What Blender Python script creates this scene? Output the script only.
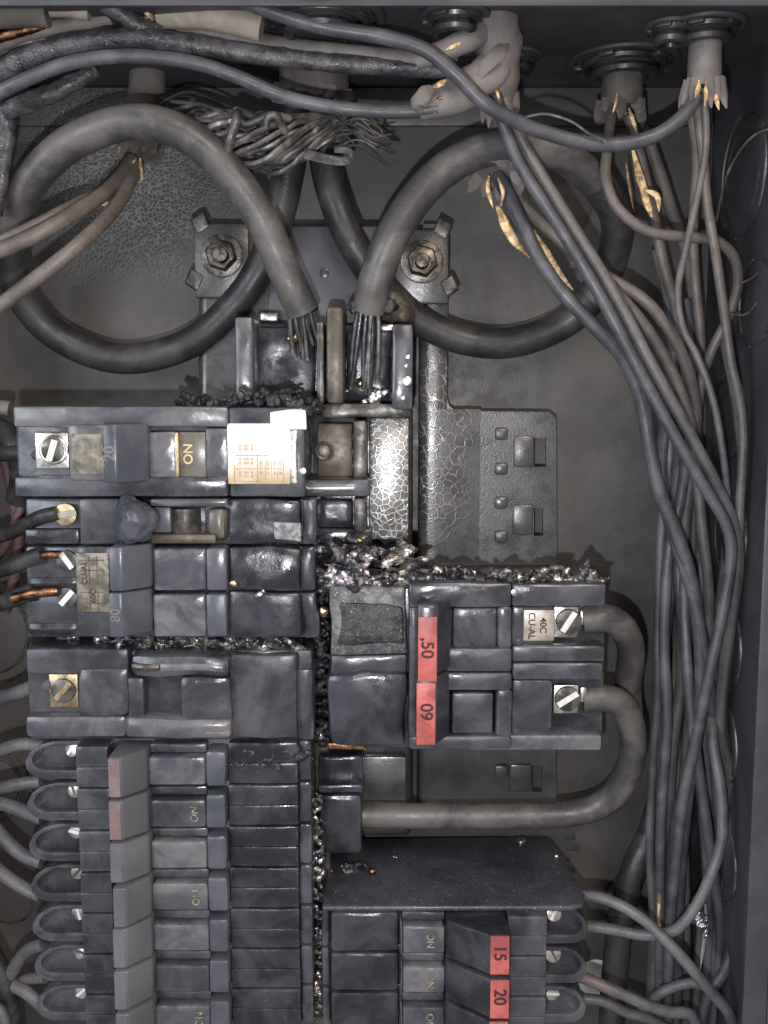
import bpy, bmesh, math, random
from mathutils import Vector, Euler, noise
from mathutils.geometry import tessellate_polygon

random.seed(7)
for o in list(bpy.data.objects):
    bpy.data.objects.remove(o)
SC = bpy.context.scene
COL = SC.collection
S = 0.001                       # everything below is thought in millimetres

# ------------------------------------------------------------------ camera, light, exposure
FPX, VPK, DCAM = 1000.0, 120.0, 370.0          # focal length in pixels, pitch in pixels, distance to back wall
PITCH = math.atan(VPK / FPX)
cam = bpy.data.cameras.new('camera')
cam.sensor_fit = 'VERTICAL'; cam.sensor_height = 36.0; cam.lens = 36.0 * FPX / 1024.0
cam.clip_start = 0.01; cam.clip_end = 20.0
camo = bpy.data.objects.new('camera', cam); COL.objects.link(camo)
camo.location = (0, -DCAM * S, 0); camo.rotation_euler = (math.pi / 2 - PITCH, 0, 0)
SC.camera = camo

world = bpy.data.worlds.new('World'); SC.world = world; world.use_nodes = True
wn = world.node_tree.nodes; wn['Background'].inputs[0].default_value = (1.0, 0.96, 0.95, 1); wn['Background'].inputs[1].default_value = 0.44

def lamp(name, typ, loc, energy, color, size=0.01, target=None):
    l = bpy.data.lights.new(name, typ); l.energy = energy; l.color = color
    o = bpy.data.objects.new(name, l); COL.objects.link(o); o.location = [c * S for c in loc]
    if typ == 'AREA': l.size = size
    else: l.shadow_soft_size = size
    if target:
        o.rotation_euler = (Vector(target) - Vector(loc)).to_track_quat('-Z', 'Y').to_euler()
    return o
lamp('phone_flash', 'POINT', (-9, -374, -30), 2.45, (0.94, 0.955, 1.0), 0.003)
lamp('warm_fill', 'AREA', (260, -900, 520), 4.5, (1.0, 0.86, 0.74), 0.35, (0, 0, 0))  # unseen warm softbox, added for soft gradients on the glossy plastic
lamp('cool_fill', 'AREA', (-620, -700, 120), 4.0, (0.82, 0.90, 1.0), 0.4, (0, 0, 0))  # unseen cool fill from the left, added for the same reflections

SC.view_settings.view_transform = 'Standard'; SC.view_settings.look = 'None'
SC.view_settings.exposure = 0.0; SC.view_settings.gamma = 1.0
SC.view_settings.use_curve_mapping = False
SC.cycles.use_denoising = True
SC.cycles.max_bounces = 6

# ------------------------------------------------------------------ pixel -> place
CA, SA = math.cos(PITCH), math.sin(PITCH)
def _ray(px, py):
    u = (px - 384.0) / FPX; v = (512.0 - py) / FPX
    return (u, CA + v * SA, -SA + v * CA)
def P(px, py, d):
    r = _ray(px, py); t = (DCAM - d) / r[1]
    return Vector((r[0] * t, -d, r[2] * t))
def PZ(px, py, z):              # on a horizontal plane
    r = _ray(px, py); t = z / r[2]
    return Vector((r[0] * t, -DCAM + r[1] * t, z))

# ------------------------------------------------------------------ materials
def _new(name):
    m = bpy.data.materials.new(name); m.use_nodes = True
    nt = m.node_tree; b = nt.nodes['Principled BSDF']
    return m, nt, b
def L(nt, a, b): nt.links.new(a, b)
def mm_pos(nt, scale=(1, 1, 1), off=(0, 0, 0)):
    g = nt.nodes.new('ShaderNodeNewGeometry')
    mp = nt.nodes.new('ShaderNodeMapping'); mp.inputs['Scale'].default_value = [1000 * s for s in scale]; mp.inputs['Location'].default_value = off
    L(nt, g.outputs['Position'], mp.inputs['Vector'])
    return mp.outputs['Vector']
def nz(nt, vec, size, detail=4, rough=0.55, dist=0.0):
    n = nt.nodes.new('ShaderNodeTexNoise'); n.inputs['Scale'].default_value = 1.0 / size
    n.inputs['Detail'].default_value = detail; n.inputs['Roughness'].default_value = rough; n.inputs['Distortion'].default_value = dist
    L(nt, vec, n.inputs['Vector']); return n.outputs['Fac']
def rng(nt, fac, a, b, c=0.0, d=1.0, smooth=True):
    r = nt.nodes.new('ShaderNodeMapRange'); r.inputs[1].default_value = a; r.inputs[2].default_value = b
    r.inputs[3].default_value = c; r.inputs[4].default_value = d
    if smooth: r.interpolation_type = 'SMOOTHSTEP'
    L(nt, fac, r.inputs[0]); return r.outputs[0]
def mixc(nt, fac, a, b):
    m = nt.nodes.new('ShaderNodeMix'); m.data_type = 'RGBA'
    if isinstance(fac, (int, float)): m.inputs[0].default_value = fac
    else: L(nt, fac, m.inputs[0])
    for s, v in ((6, a), (7, b)):
        if isinstance(v, (tuple, list)): m.inputs[s].default_value = (*v[:3], 1)
        else: L(nt, v, m.inputs[s])
    return m.outputs[2]
def mth(nt, op, a, b):
    m = nt.nodes.new('ShaderNodeMath'); m.operation = op; m.use_clamp = True
    for i, v in enumerate((a, b)):
        if isinstance(v, (int, float)): m.inputs[i].default_value = v
        else: L(nt, v, m.inputs[i])
    return m.outputs[0]
def bump(nt, b, h, strength, dist_mm, prev=None):
    n = nt.nodes.new('ShaderNodeBump'); n.inputs['Strength'].default_value = strength; n.inputs['Distance'].default_value = dist_mm * S
    L(nt, h, n.inputs['Height'])
    if prev is not None: L(nt, prev, n.inputs['Normal'])
    L(nt, n.outputs['Normal'], b.inputs['Normal']); return n.outputs['Normal']
def edge_mask(nt, radius_mm, lo=0.999, hi=0.90):
    be = nt.nodes.new('ShaderNodeBevel'); be.samples = 4; be.inputs['Radius'].default_value = radius_mm * S
    g = nt.nodes.new('ShaderNodeNewGeometry')
    d = nt.nodes.new('ShaderNodeVectorMath'); d.operation = 'DOT_PRODUCT'
    L(nt, be.outputs[0], d.inputs[0]); L(nt, g.outputs['Normal'], d.inputs[1])
    return rng(nt, d.outputs['Value'], lo, hi, 0, 1)

def soot(name, c1, c2, size=14, r1=0.35, r2=0.65, metal=0.0, bump_mm=0.12, bump_size=0.9, edge=None, edge_r=1.0, speck=None, thr=0.72, lo=0.38, hi=0.66, spec=0.5, ox=0, melt=0.0, melt_size=9.0, blotch=0.25):
    m, nt, b = _new(name)
    v = mm_pos(nt, off=(ox, ox * 1.7, 0))
    big = rng(nt, nz(nt, v, size, 5, 0.6, 0.6), lo, hi)
    c = mixc(nt, big, c1, c2)
    fine = nz(nt, v, bump_size, 3, 0.7)
    c = mixc(nt, rng(nt, nz(nt, v, 1.3, 4, 0.75), 0.48, 0.8, 0, blotch), c, [x * 0.45 for x in c1])
    if edge is not None:
        e = edge_mask(nt, edge_r)  # pale rims: ash wear and painted edge highlights together
        e = mth(nt, 'MULTIPLY', e, rng(nt, nz(nt, v, 6, 4, 0.65), 0.42, 0.70, 0.0, 0.55))
        c = mixc(nt, e, c, edge)
    rough = rng(nt, nz(nt, v, size * 0.4, 4, 0.6), 0.3, 0.7, r1, r2)
    if speck is not None:
        s = rng(nt, nz(nt, v, 0.55, 2, 0.5), thr, thr + 0.04)
        c = mixc(nt, s, c, speck)
    L(nt, c, b.inputs['Base Color']); L(nt, rough, b.inputs['Roughness'])
    b.inputs['Metallic'].default_value = metal; b.inputs['Specular IOR Level'].default_value = spec
    pv = None
    if melt: pv = bump(nt, b, nz(nt, v, melt_size, 2, 0.4, 0.8), 1.0, melt)
    if bump_mm: bump(nt, b, fine, 0.8, bump_mm, pv)
    return m

M = {}
# case plastics and coatings
M['case'] = soot('burnt_black_plastic', (0.028, 0.029, 0.036), (0.076, 0.077, 0.090), 22, 0.14, 0.42, melt=0.4, melt_size=15, bump_mm=0.05, edge=(0.20, 0.195, 0.205), edge_r=2.4, speck=(0.25, 0.24, 0.22), thr=0.74)
M['case_dark'] = soot('charred_plastic', (0.014, 0.015, 0.020), (0.044, 0.046, 0.057), 16, 0.10, 0.36, melt=0.45, melt_size=14, bump_mm=0.06, edge=(0.13, 0.13, 0.145), edge_r=2.0, speck=(0.25, 0.24, 0.22), thr=0.74, ox=40)
M['case_grey'] = soot('soot_filmed_grey_plastic', (0.060, 0.061, 0.074), (0.150, 0.145, 0.150), 22, 0.18, 0.42, melt=0.5, melt_size=13, bump_mm=0.04, edge=(0.27, 0.25, 0.24), edge_r=2.6, ox=90)
M['handle'] = soot('grey_handle_plastic', (0.090, 0.088, 0.097), (0.125, 0.121, 0.130), 30, 0.45, 0.6, blotch=0.1, edge=(0.2, 0.19, 0.19), edge_r=0.7, bump_mm=0.04, ox=13)
M['blue_plate'] = soot('sooted_blue_grey_plate', (0.050, 0.051, 0.060), (0.070, 0.071, 0.084), 30, 0.4, 0.6, bump_mm=0.05)
M['handle_blue'] = soot('blue_grey_handle_plastic', (0.054, 0.058, 0.073), (0.092, 0.095, 0.114), 24, 0.22, 0.4, melt=0.4, melt_size=12, blotch=0.1, edge=(0.16, 0.16, 0.18), edge_r=0.7, bump_mm=0.04, ox=3)
M['rocker'] = soot('glossy_rocker_plastic', (0.060, 0.063, 0.078), (0.150, 0.145, 0.150), 15, 0.16, 0.34, melt=0.7, melt_size=11, blotch=0.1, edge=(0.36, 0.335, 0.32), edge_r=2.8, bump_mm=0.03, ox=23)
M['rocker_warm'] = soot('brown_stained_rocker', (0.085, 0.075, 0.062), (0.15, 0.135, 0.11), 11, 0.22, 0.4, edge=(0.35, 0.3, 0.24), edge_r=1.0, bump_mm=0.03, ox=29)
M['flank'] = soot('speckled_black_plastic', (0.030, 0.032, 0.041), (0.062, 0.065, 0.080), 26, 0.25, 0.45, melt=0.5, melt_size=18, bump_mm=0.05, edge=(0.17, 0.17, 0.19), edge_r=1.6, speck=(0.5, 0.49, 0.46), thr=0.69, ox=60)
# metal
M['back'] = None
M['pan'] = None
M['zinc'] = soot('zinc_plated_steel', (0.42, 0.40, 0.37), (0.72, 0.69, 0.64), 4, 0.25, 0.45, metal=1.0, bump_mm=0.04)
M['bright'] = soot('slot_glint_metal', (0.78, 0.78, 0.78), (0.95, 0.95, 0.95), 4, 0.35, 0.5, metal=0.6, bump_mm=0.0)  # near-white colour stands in for the flash reflected in screw slots
M['brass'] = soot('heat_tinted_brass', (0.42, 0.33, 0.20), (0.66, 0.53, 0.34), 4, 0.28, 0.5, metal=1.0, bump_mm=0.05)
M['dark_metal'] = soot('sooty_steel', (0.05, 0.047, 0.044), (0.17, 0.155, 0.14), 6, 0.3, 0.5, metal=0.6, bump_mm=0.08, edge=(0.4, 0.36, 0.3), edge_r=0.5)
M['bolt'] = soot('brown_oxidised_bolt', (0.05, 0.042, 0.036), (0.19, 0.165, 0.14), 4, 0.25, 0.45, metal=0.75, bump_mm=0.12, edge=(0.5, 0.46, 0.4), edge_r=0.5)
M['fitting'] = soot('sooted_fitting', (0.028, 0.026, 0.026), (0.07, 0.066, 0.064), 8, 0.3, 0.5, metal=0.4, bump_mm=0.06)
M['brown_metal'] = soot('brown_heat_stained_steel', (0.075, 0.060, 0.045), (0.15, 0.125, 0.10), 9, 0.35, 0.55, metal=0.4, bump_mm=0.06)
M['copper'] = soot('oxidised_copper', (0.13, 0.068, 0.04), (0.46, 0.24, 0.13), 2.2, 0.25, 0.45, metal=1.0, bump_mm=0.08)
M['strand'] = soot('bare_sooted_strand', (0.060, 0.056, 0.055), (0.20, 0.185, 0.175), 6, 0.3, 0.5, metal=0.35, bump_mm=0.06)
M['droplet'] = soot('solidified_metal_droplet', (0.45, 0.46, 0.50), (0.92, 0.92, 0.94), 1.4, 0.12, 0.35, metal=0.95, bump_mm=0.3, bump_size=0.8)
# wires
M['wire_grey'] = soot('soot_coated_wire', (0.095, 0.088, 0.088), (0.16, 0.148, 0.145), 22, 0.5, 0.72, bump_mm=0.06)
M['wire_brown'] = soot('brown_sooted_wire', (0.105, 0.090, 0.080), (0.17, 0.15, 0.135), 22, 0.5, 0.72, bump_mm=0.06, ox=5)
M['wire_blue'] = soot('blue_grey_wire', (0.050, 0.050, 0.059), (0.100, 0.098, 0.110), 14, 0.34, 0.55, bump_mm=0.1, ox=9, speck=(0.3, 0.29, 0.28), thr=0.73)
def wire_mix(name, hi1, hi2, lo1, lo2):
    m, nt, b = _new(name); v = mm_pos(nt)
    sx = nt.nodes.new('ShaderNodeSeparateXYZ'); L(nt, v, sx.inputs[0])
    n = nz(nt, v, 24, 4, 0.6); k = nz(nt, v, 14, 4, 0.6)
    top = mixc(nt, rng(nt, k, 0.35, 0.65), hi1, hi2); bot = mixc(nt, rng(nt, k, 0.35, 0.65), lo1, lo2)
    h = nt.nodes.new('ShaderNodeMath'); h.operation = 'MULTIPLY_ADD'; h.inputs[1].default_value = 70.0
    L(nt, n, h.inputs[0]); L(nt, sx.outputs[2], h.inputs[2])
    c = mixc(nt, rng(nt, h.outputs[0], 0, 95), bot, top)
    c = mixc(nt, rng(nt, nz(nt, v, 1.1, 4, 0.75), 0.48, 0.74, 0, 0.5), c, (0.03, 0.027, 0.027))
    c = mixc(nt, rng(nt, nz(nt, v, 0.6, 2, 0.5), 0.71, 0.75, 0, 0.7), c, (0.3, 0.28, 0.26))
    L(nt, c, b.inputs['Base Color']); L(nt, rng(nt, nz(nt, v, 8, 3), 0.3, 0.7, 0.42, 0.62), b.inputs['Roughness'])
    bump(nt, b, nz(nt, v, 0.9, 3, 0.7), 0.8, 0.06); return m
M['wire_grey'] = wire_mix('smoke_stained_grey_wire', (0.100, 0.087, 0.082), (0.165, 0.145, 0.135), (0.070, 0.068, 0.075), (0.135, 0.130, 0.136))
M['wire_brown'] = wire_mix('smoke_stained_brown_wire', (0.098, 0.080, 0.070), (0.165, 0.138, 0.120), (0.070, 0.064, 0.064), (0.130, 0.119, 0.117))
M['wire_black'] = soot('black_burnt_wire', (0.016, 0.016, 0.018), (0.05, 0.049, 0.05), 10, 0.35, 0.6, bump_mm=0.15)
M['wire_red'] = soot('dull_red_wire', (0.10, 0.05, 0.052), (0.17, 0.10, 0.10), 12, 0.45, 0.6, bump_mm=0.06)
M['wire_pink'] = soot('red_tinged_wire', (0.125, 0.085, 0.08), (0.15, 0.125, 0.12), 12, 0.45, 0.6, bump_mm=0.06)
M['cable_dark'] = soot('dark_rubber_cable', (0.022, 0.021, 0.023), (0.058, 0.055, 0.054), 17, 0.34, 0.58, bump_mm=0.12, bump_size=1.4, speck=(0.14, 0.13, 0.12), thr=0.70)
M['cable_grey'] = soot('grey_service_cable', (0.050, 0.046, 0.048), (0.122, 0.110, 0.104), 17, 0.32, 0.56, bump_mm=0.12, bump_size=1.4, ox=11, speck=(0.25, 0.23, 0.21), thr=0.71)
M['sheath'] = soot('scorched_grey_sheath', (0.115, 0.100, 0.094), (0.205, 0.178, 0.165), 16, 0.5, 0.75, bump_mm=0.1)
M['sheath_dark'] = soot('sooted_sheath', (0.09, 0.08, 0.072), (0.16, 0.14, 0.125), 16, 0.5, 0.75, bump_mm=0.1)
M['sheath_cream'] = soot('cream_cable_sheath', (0.27, 0.23, 0.19), (0.41, 0.36, 0.30), 18, 0.5, 0.7, bump_mm=0.08)
M['sheath_burnt'] = soot('blistered_sheath', (0.026, 0.025, 0.029), (0.095, 0.088, 0.092), 7, 0.18, 0.5, bump_mm=0.5, bump_size=1.6, speck=(0.8, 0.78, 0.75), thr=0.73)
M['paper'] = soot('tan_paper_filler', (0.26, 0.145, 0.06), (0.84, 0.60, 0.32), 2.4, 0.28, 0.55, bump_mm=0.15, bump_size=1.2)
M['red_label'] = soot('red_rating_label', (0.30, 0.068, 0.064), (0.52, 0.125, 0.105), 10, 0.3, 0.5, bump_mm=0.02, blotch=0.5)
M['pink_label'] = soot('sooted_pink_label', (0.165, 0.108, 0.108), (0.205, 0.145, 0.142), 6, 0.45, 0.6, bump_mm=0.02)
M['ink'] = soot('dark_ink', (0.03, 0.012, 0.014), (0.07, 0.02, 0.02), 3, 0.6, 0.8, bump_mm=0)
M['ink_grey'] = soot('grey_raised_ink', (0.11, 0.11, 0.12), (0.19, 0.18, 0.18), 3, 0.6, 0.8, bump_mm=0)
M['ink_gold'] = soot('yellowed_ink', (0.55, 0.45, 0.24), (0.70, 0.58, 0.34), 3, 0.6, 0.8, bump_mm=0)
M['ink_worn'] = soot('worn_yellow_ink', (0.10, 0.095, 0.08), (0.34, 0.30, 0.20), 1.8, 0.6, 0.8, bump_mm=0)
M['ink_line'] = soot('faded_brown_ink', (0.38, 0.25, 0.13), (0.50, 0.36, 0.20), 3, 0.6, 0.8, bump_mm=0)
M['plate'] = soot('stamped_aluminium_plate', (0.36, 0.32, 0.27), (0.55, 0.50, 0.43), 7, 0.35, 0.5, metal=0.5, bump_mm=0.04)
M['old_label'] = soot('smoked_foil_label', (0.10, 0.09, 0.072), (0.28, 0.25, 0.20), 5, 0.4, 0.6, metal=0.3, bump_mm=0.05)
M['white_label'] = soot('white_foil_label', (0.74, 0.63, 0.46), (0.93, 0.91, 0.87), 24, 0.14, 0.30, bump_mm=0.03, melt=0.15, melt_size=10, lo=0.24, hi=0.50)
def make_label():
    m, nt, b = _new('flash_white_scorched_label'); v = mm_pos(nt)
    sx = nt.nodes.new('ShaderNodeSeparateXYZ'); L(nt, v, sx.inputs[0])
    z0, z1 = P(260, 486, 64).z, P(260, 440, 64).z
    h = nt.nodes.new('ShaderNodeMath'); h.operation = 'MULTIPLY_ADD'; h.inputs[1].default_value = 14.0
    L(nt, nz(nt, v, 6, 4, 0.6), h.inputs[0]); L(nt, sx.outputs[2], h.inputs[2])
    c = mixc(nt, rng(nt, h.outputs[0], z0 + 5, z1 + 7), (0.50, 0.36, 0.20), (0.90, 0.88, 0.84))  # whiter towards the top: flash blow-out painted above the scorched cream
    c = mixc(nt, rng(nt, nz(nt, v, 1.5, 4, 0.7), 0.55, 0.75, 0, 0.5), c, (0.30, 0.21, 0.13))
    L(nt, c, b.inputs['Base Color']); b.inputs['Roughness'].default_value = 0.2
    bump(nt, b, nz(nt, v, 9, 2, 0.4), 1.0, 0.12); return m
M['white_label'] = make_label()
M['drywall'] = soot('white_wall_paint', (0.62, 0.63, 0.60), (0.70, 0.70, 0.68), 60, 0.7, 0.9, bump_mm=0.1)

def make_crackle(name, c1, c2, line, cell, region, r1, r2, metal, lw, light_lines=True):
    m, nt, b = _new(name)
    v = mm_pos(nt)
    big = rng(nt, nz(nt, v, 38, 5, 0.6, 0.4), 0.36, 0.68)
    c = mixc(nt, big, c1, c2)
    c = mixc(nt, rng(nt, nz(nt, v, 1.6, 4, 0.7), 0.5, 0.8, 0, 0.3), c, [x * 0.5 for x in c1])
    c = mixc(nt, rng(nt, nz(nt, v, 0.9, 2, 0.6), 0.69, 0.74, 0, 0.75), c, [x * 0.22 for x in c1])
    vo = nt.nodes.new('ShaderNodeTexVoronoi'); vo.feature = 'DISTANCE_TO_EDGE'; vo.inputs['Scale'].default_value = 1.0 / cell
    warp = nt.nodes.new('ShaderNodeTexNoise'); warp.inputs['Scale'].default_value = 0.25
    L(nt, v, warp.inputs['Vector'])
    ad = nt.nodes.new('ShaderNodeVectorMath'); ad.operation = 'MULTIPLY_ADD'; ad.inputs[1].default_value = (cell * 0.7,) * 3
    L(nt, warp.outputs['Color'], ad.inputs[0]); L(nt, v, ad.inputs[2])
    L(nt, ad.outputs[0], vo.inputs['Vector'])
    crack = rng(nt, vo.outputs['Distance'], lw * 0.35, lw, 1, 0)
    # where the paint has crazed
    sx = nt.nodes.new('ShaderNodeSeparateXYZ'); L(nt, v, sx.inputs[0])
    (x0, x1), (z0, z1), soft = region
    msk = mth(nt, 'MULTIPLY', rng(nt, sx.outputs[0], x0 - soft, x0 + soft), rng(nt, sx.outputs[0], x1 - soft, x1 + soft, 1, 0))
    msk = mth(nt, 'MULTIPLY', msk, mth(nt, 'MULTIPLY', rng(nt, sx.outputs[2], z0 - soft, z0 + soft), rng(nt, sx.outputs[2], z1 - soft, z1 + soft, 1, 0)))
    msk = mth(nt, 'MULTIPLY', msk, rng(nt, nz(nt, v, 16, 3), 0.24, 0.44))
    cm = mth(nt, 'MULTIPLY', crack, msk)
    if light_lines: c = mixc(nt, cm, c, line)
    L(nt, c, b.inputs['Base Color'])
    L(nt, rng(nt, nz(nt, v, 7, 4, 0.6), 0.3, 0.7, r1, r2), b.inputs['Roughness'])
    b.inputs['Metallic'].default_value = metal
    n1 = bump(nt, b, nz(nt, v, 0.8, 3, 0.7), 0.7, 0.10)
    bump(nt, b, cm, 0.8, 0.22 if light_lines else -0.22, n1)
    return m
M['back'] = make_crackle('sooted_grey_steel', (0.070, 0.064, 0.062), (0.098, 0.090, 0.085), (0.19, 0.185, 0.185), 1.5, ((-120, -64), (50, 104), 20), 0.34, 0.56, 0.15, 0.20)
M['side'] = soot('dark_sooted_side_steel', (0.034, 0.033, 0.039), (0.056, 0.054, 0.062), 40, 0.4, 0.65, bump_mm=0.08, speck=(0.2, 0.19, 0.19), thr=0.76)
M['pan'] = make_crackle('crazed_sooty_pan', (0.070, 0.068, 0.068), (0.120, 0.116, 0.114), (0.33, 0.315, 0.30), 3.3, ((12, 25), (-46, 8), 9), 0.20, 0.38, 0.4, 0.085)
M['pan_bright'] = make_crackle('rubbed_crazed_pan', (0.10, 0.098, 0.096), (0.19, 0.185, 0.178), (0.42, 0.40, 0.38), 4.2, ((-2, 40), (-62, 30), 10), 0.24, 0.42, 0.6, 0.07)
M['strip'] = make_crackle('crazed_silver_strip', (0.20, 0.195, 0.185), (0.48, 0.47, 0.45), (0.85, 0.84, 0.82), 2.2, ((-60, 60), (-80, 40), 6), 0.22, 0.42, 0.75, 0.12)

def make_char():
    m, nt, b = _new('glassy_char')
    v = mm_pos(nt)
    n1 = nz(nt, v, 4.0, 4, 0.6, 0.5)
    c = mixc(nt, rng(nt, nz(nt, v, 5, 4, 0.6), 0.4, 0.65), (0.012, 0.012, 0.015), (0.055, 0.052, 0.055))
    met = rng(nt, n1, 0.50, 0.60)
    hue = mixc(nt, rng(nt, nz(nt, v, 9, 2), 0.42, 0.58), (0.66, 0.58, 0.48), (0.78, 0.77, 0.78))
    sx = nt.nodes.new('ShaderNodeSeparateXYZ'); L(nt, v, sx.inputs[0])
    hot = mth(nt, 'MULTIPLY', rng(nt, sx.outputs[0], -19, -15), rng(nt, sx.outputs[0], -9, 2, 1, 0))
    irid = mixc(nt, rng(nt, nz(nt, v, 2.2, 2), 0.4, 0.6), (0.80, 0.50, 0.60), (0.58, 0.55, 0.92))
    hue = mixc(nt, mth(nt, 'MULTIPLY', hot, 0.45), hue, irid)
    c = mixc(nt, met, c, hue)
    L(nt, c, b.inputs['Base Color'])
    L(nt, mth(nt, 'MULTIPLY', met, 0.85), b.inputs['Metallic'])
    L(nt, rng(nt, nz(nt, v, 1.5, 3), 0.3, 0.7, 0.08, 0.34), b.inputs['Roughness'])
    bump(nt, b, nz(nt, v, 1.3, 3, 0.6), 1.0, 0.3)
    return m
M['char'] = make_char()
M['ash'] = soot('pale_ash', (0.10, 0.10, 0.11), (0.34, 0.33, 0.33), 1.6, 0.4, 0.7, bump_mm=0.3)
M['ash_case'] = soot('ash_dusted_plastic', (0.05, 0.05, 0.056), (0.17, 0.165, 0.165), 5, 0.3, 0.6, bump_mm=0.25, speck=(0.5, 0.48, 0.46), thr=0.66)
M['char_dull'] = soot('dull_black_char', (0.010, 0.010, 0.012), (0.045, 0.043, 0.045), 5, 0.25, 0.6, bump_mm=0.7, bump_size=1.3, speck=(0.55, 0.5, 0.45), thr=0.70)

# ------------------------------------------------------------------ object helpers
def tag(o, label=None, cat=None, group=None, kind=None):
    if label: o['label'] = label
    if cat: o['category'] = cat
    if group: o['group'] = group
    if kind: o['kind'] = kind
    return o
ORG = {}
def thing(name, label, cat, at, group=None, kind=None):
    o = bpy.data.objects.new(name, None); COL.objects.link(o)
    o.empty_display_size = 0.005
    o.location = [c * S for c in at]; ORG[o.name] = Vector(at)
    return tag(o, label, cat, group, kind)
def mesh_obj(name, verts, faces, mat, parent=None, smooth=40):
    vs = [Vector(v) for v in verts]
    lo = Vector([min(v[i] for v in vs) for i in range(3)]); hi = Vector([max(v[i] for v in vs) for i in range(3)])
    c = (lo + hi) / 2
    me = bpy.data.meshes.new(name); me.from_pydata([((v - c) * S)[:] for v in vs], [], faces); me.validate()
    if isinstance(mat, str): mat = M[mat]
    me.materials.append(mat)
    if smooth:
        me.polygons.foreach_set('use_smooth', [True] * len(me.polygons))
        me.set_sharp_from_angle(angle=math.radians(smooth))
    me.update()
    o = bpy.data.objects.new(name, me); COL.objects.link(o)
    ORG[o.name] = c
    base = ORG[parent.name] if parent is not None else Vector((0, 0, 0))
    o.location = (c - base) * S
    if parent is not None: o.parent = parent
    return o
def from_bm(name, bm, mat, parent=None, smooth=40):
    bm.verts.index_update()
    bmesh.ops.recalc_face_normals(bm, faces=bm.faces)
    v = [x.co.copy() for x in bm.verts]; f = [[q.index for q in p.verts] for p in bm.faces]
    bm.free(); return mesh_obj(name, v, f, mat, parent, smooth)
def bevel_all(bm, w, seg=2, ang=30):
    if w <= 0: return
    bmesh.ops.recalc_face_normals(bm, faces=bm.faces)
    es = [e for e in bm.edges if len(e.link_faces) == 2 and e.calc_face_angle(0) > math.radians(ang)]
    bmesh.ops.bevel(bm, geom=es, offset=w, segments=seg, profile=0.5, affect='EDGES', clamp_overlap=True)
def hexa(bm, c):                 # 8 corners: 4 of the back ring, 4 of the front ring
    v = [bm.verts.new(p) for p in c]
    for f in ((0, 1, 2, 3), (7, 6, 5, 4), (0, 4, 5, 1), (1, 5, 6, 2), (2, 6, 7, 3), (3, 7, 4, 0)):
        bm.faces.new([v[i] for i in f])
def rect(px0, px1, py0, py1, d):
    cy, cx = (py0 + py1) / 2, (px0 + px1) / 2
    return P(px0, cy, d).x, P(px1, cy, d).x, P(cx, py1, d).z, P(cx, py0, d).z
WARP = ('case', 'case_dark', 'case_grey', 'rocker', 'ash_case')
def jitter(bm, amt, size=9.0):
    if amt <= 0: return
    for v in bm.verts:          # softened most near the arc, between the two breaker columns
        heat = math.exp(-((v.co.x + 20) ** 2 + (v.co.z + 62) ** 2) / 60 ** 2)
        n = noise.noise_vector(v.co / size) * .6 + noise.noise_vector(v.co / (size * 2.4)) * .8
        v.co += n * amt * (1 + 1.3 * heat)
def pbox(name, parent, mat, px0, px1, py0, py1, d0, d1, bev=0.6, warp=0.0, cuts=0, inset=0.0, seg=2):
    x0, x1, z0, z1 = rect(px0, px1, py0, py1, d1)
    bm = bmesh.new(); i = inset
    hexa(bm, [(x0, -d0, z0), (x1, -d0, z0), (x1, -d0, z1), (x0, -d0, z1), (x0 + i, -d1, z0 + i), (x1 - i, -d1, z0 + i), (x1 - i, -d1, z1 - i), (x0 + i, -d1, z1 - i)])
    bevel_all(bm, bev, seg)
    if warp == 0 and bev >= .5 and mat in WARP: warp = 0.17
    if warp > 0:
        bmesh.ops.triangulate(bm, faces=bm.faces)
        bmesh.ops.subdivide_edges(bm, edges=[e for e in bm.edges if e.calc_length() > 5], cuts=max(1, cuts), use_grid_fill=True)
        bmesh.ops.subdivide_edges(bm, edges=[e for e in bm.edges if e.calc_length() > 4], cuts=1, use_grid_fill=True)
        jitter(bm, warp)
    return from_bm(name, bm, mat, parent)
def prism(name, parent, mat, prof, z0, z1, bev=0.6, warp=0.0, seg=2):      # profile in (x, d), run along z
    bm = bmesh.new()
    a = [bm.verts.new((x, -d, z0)) for x, d in prof]; b = [bm.verts.new((x, -d, z1)) for x, d in prof]
    bm.faces.new(a); bm.faces.new(b[::-1])
    n = len(prof)
    for i in range(n): bm.faces.new((a[i], b[i], b[(i + 1) % n], a[(i + 1) % n]))
    bevel_all(bm, bev, seg)
    if warp > 0:
        bmesh.ops.triangulate(bm, faces=bm.faces)
        for _ in range(2):
            bmesh.ops.subdivide_edges(bm, edges=[e for e in bm.edges if e.calc_length() > 4], cuts=1, use_grid_fill=True)
        jitter(bm, warp)
    return from_bm(name, bm, mat, parent)
def plate(name, parent, mat, outer, holes, d0, d1, smooth=30, bev=0.0):              # outline in (x, z) with real openings
    loops = [outer] + list(holes)
    tris = tessellate_polygon([[Vector((x, z, 0)) for x, z in lp] for lp in loops])
    flat = [p for lp in loops for p in lp]; n = len(flat)
    v = [(x, -d0, z) for x, z in flat] + [(x, -d1, z) for x, z in flat]
    f = [list(t) for t in tris] + [[i + n for i in t[::-1]] for t in tris]
    k = 0
    for lp in loops:
        m = len(lp)
        for i in range(m): f.append([k + i, k + (i + 1) % m, n + k + (i + 1) % m, n + k + i])
        k += m
    bm = bmesh.new(); vv = [bm.verts.new(p) for p in v]
    for q in f:
        try: bm.faces.new([vv[i] for i in q])
        except ValueError: pass
    if bev: bevel_all(bm, bev, 2, 45)
    return from_bm(name, bm, mat, parent, smooth)
def ppoly(pts, d): return [(P(x, y, d).x, P(x, y, d).z) for x, y in pts]
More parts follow.
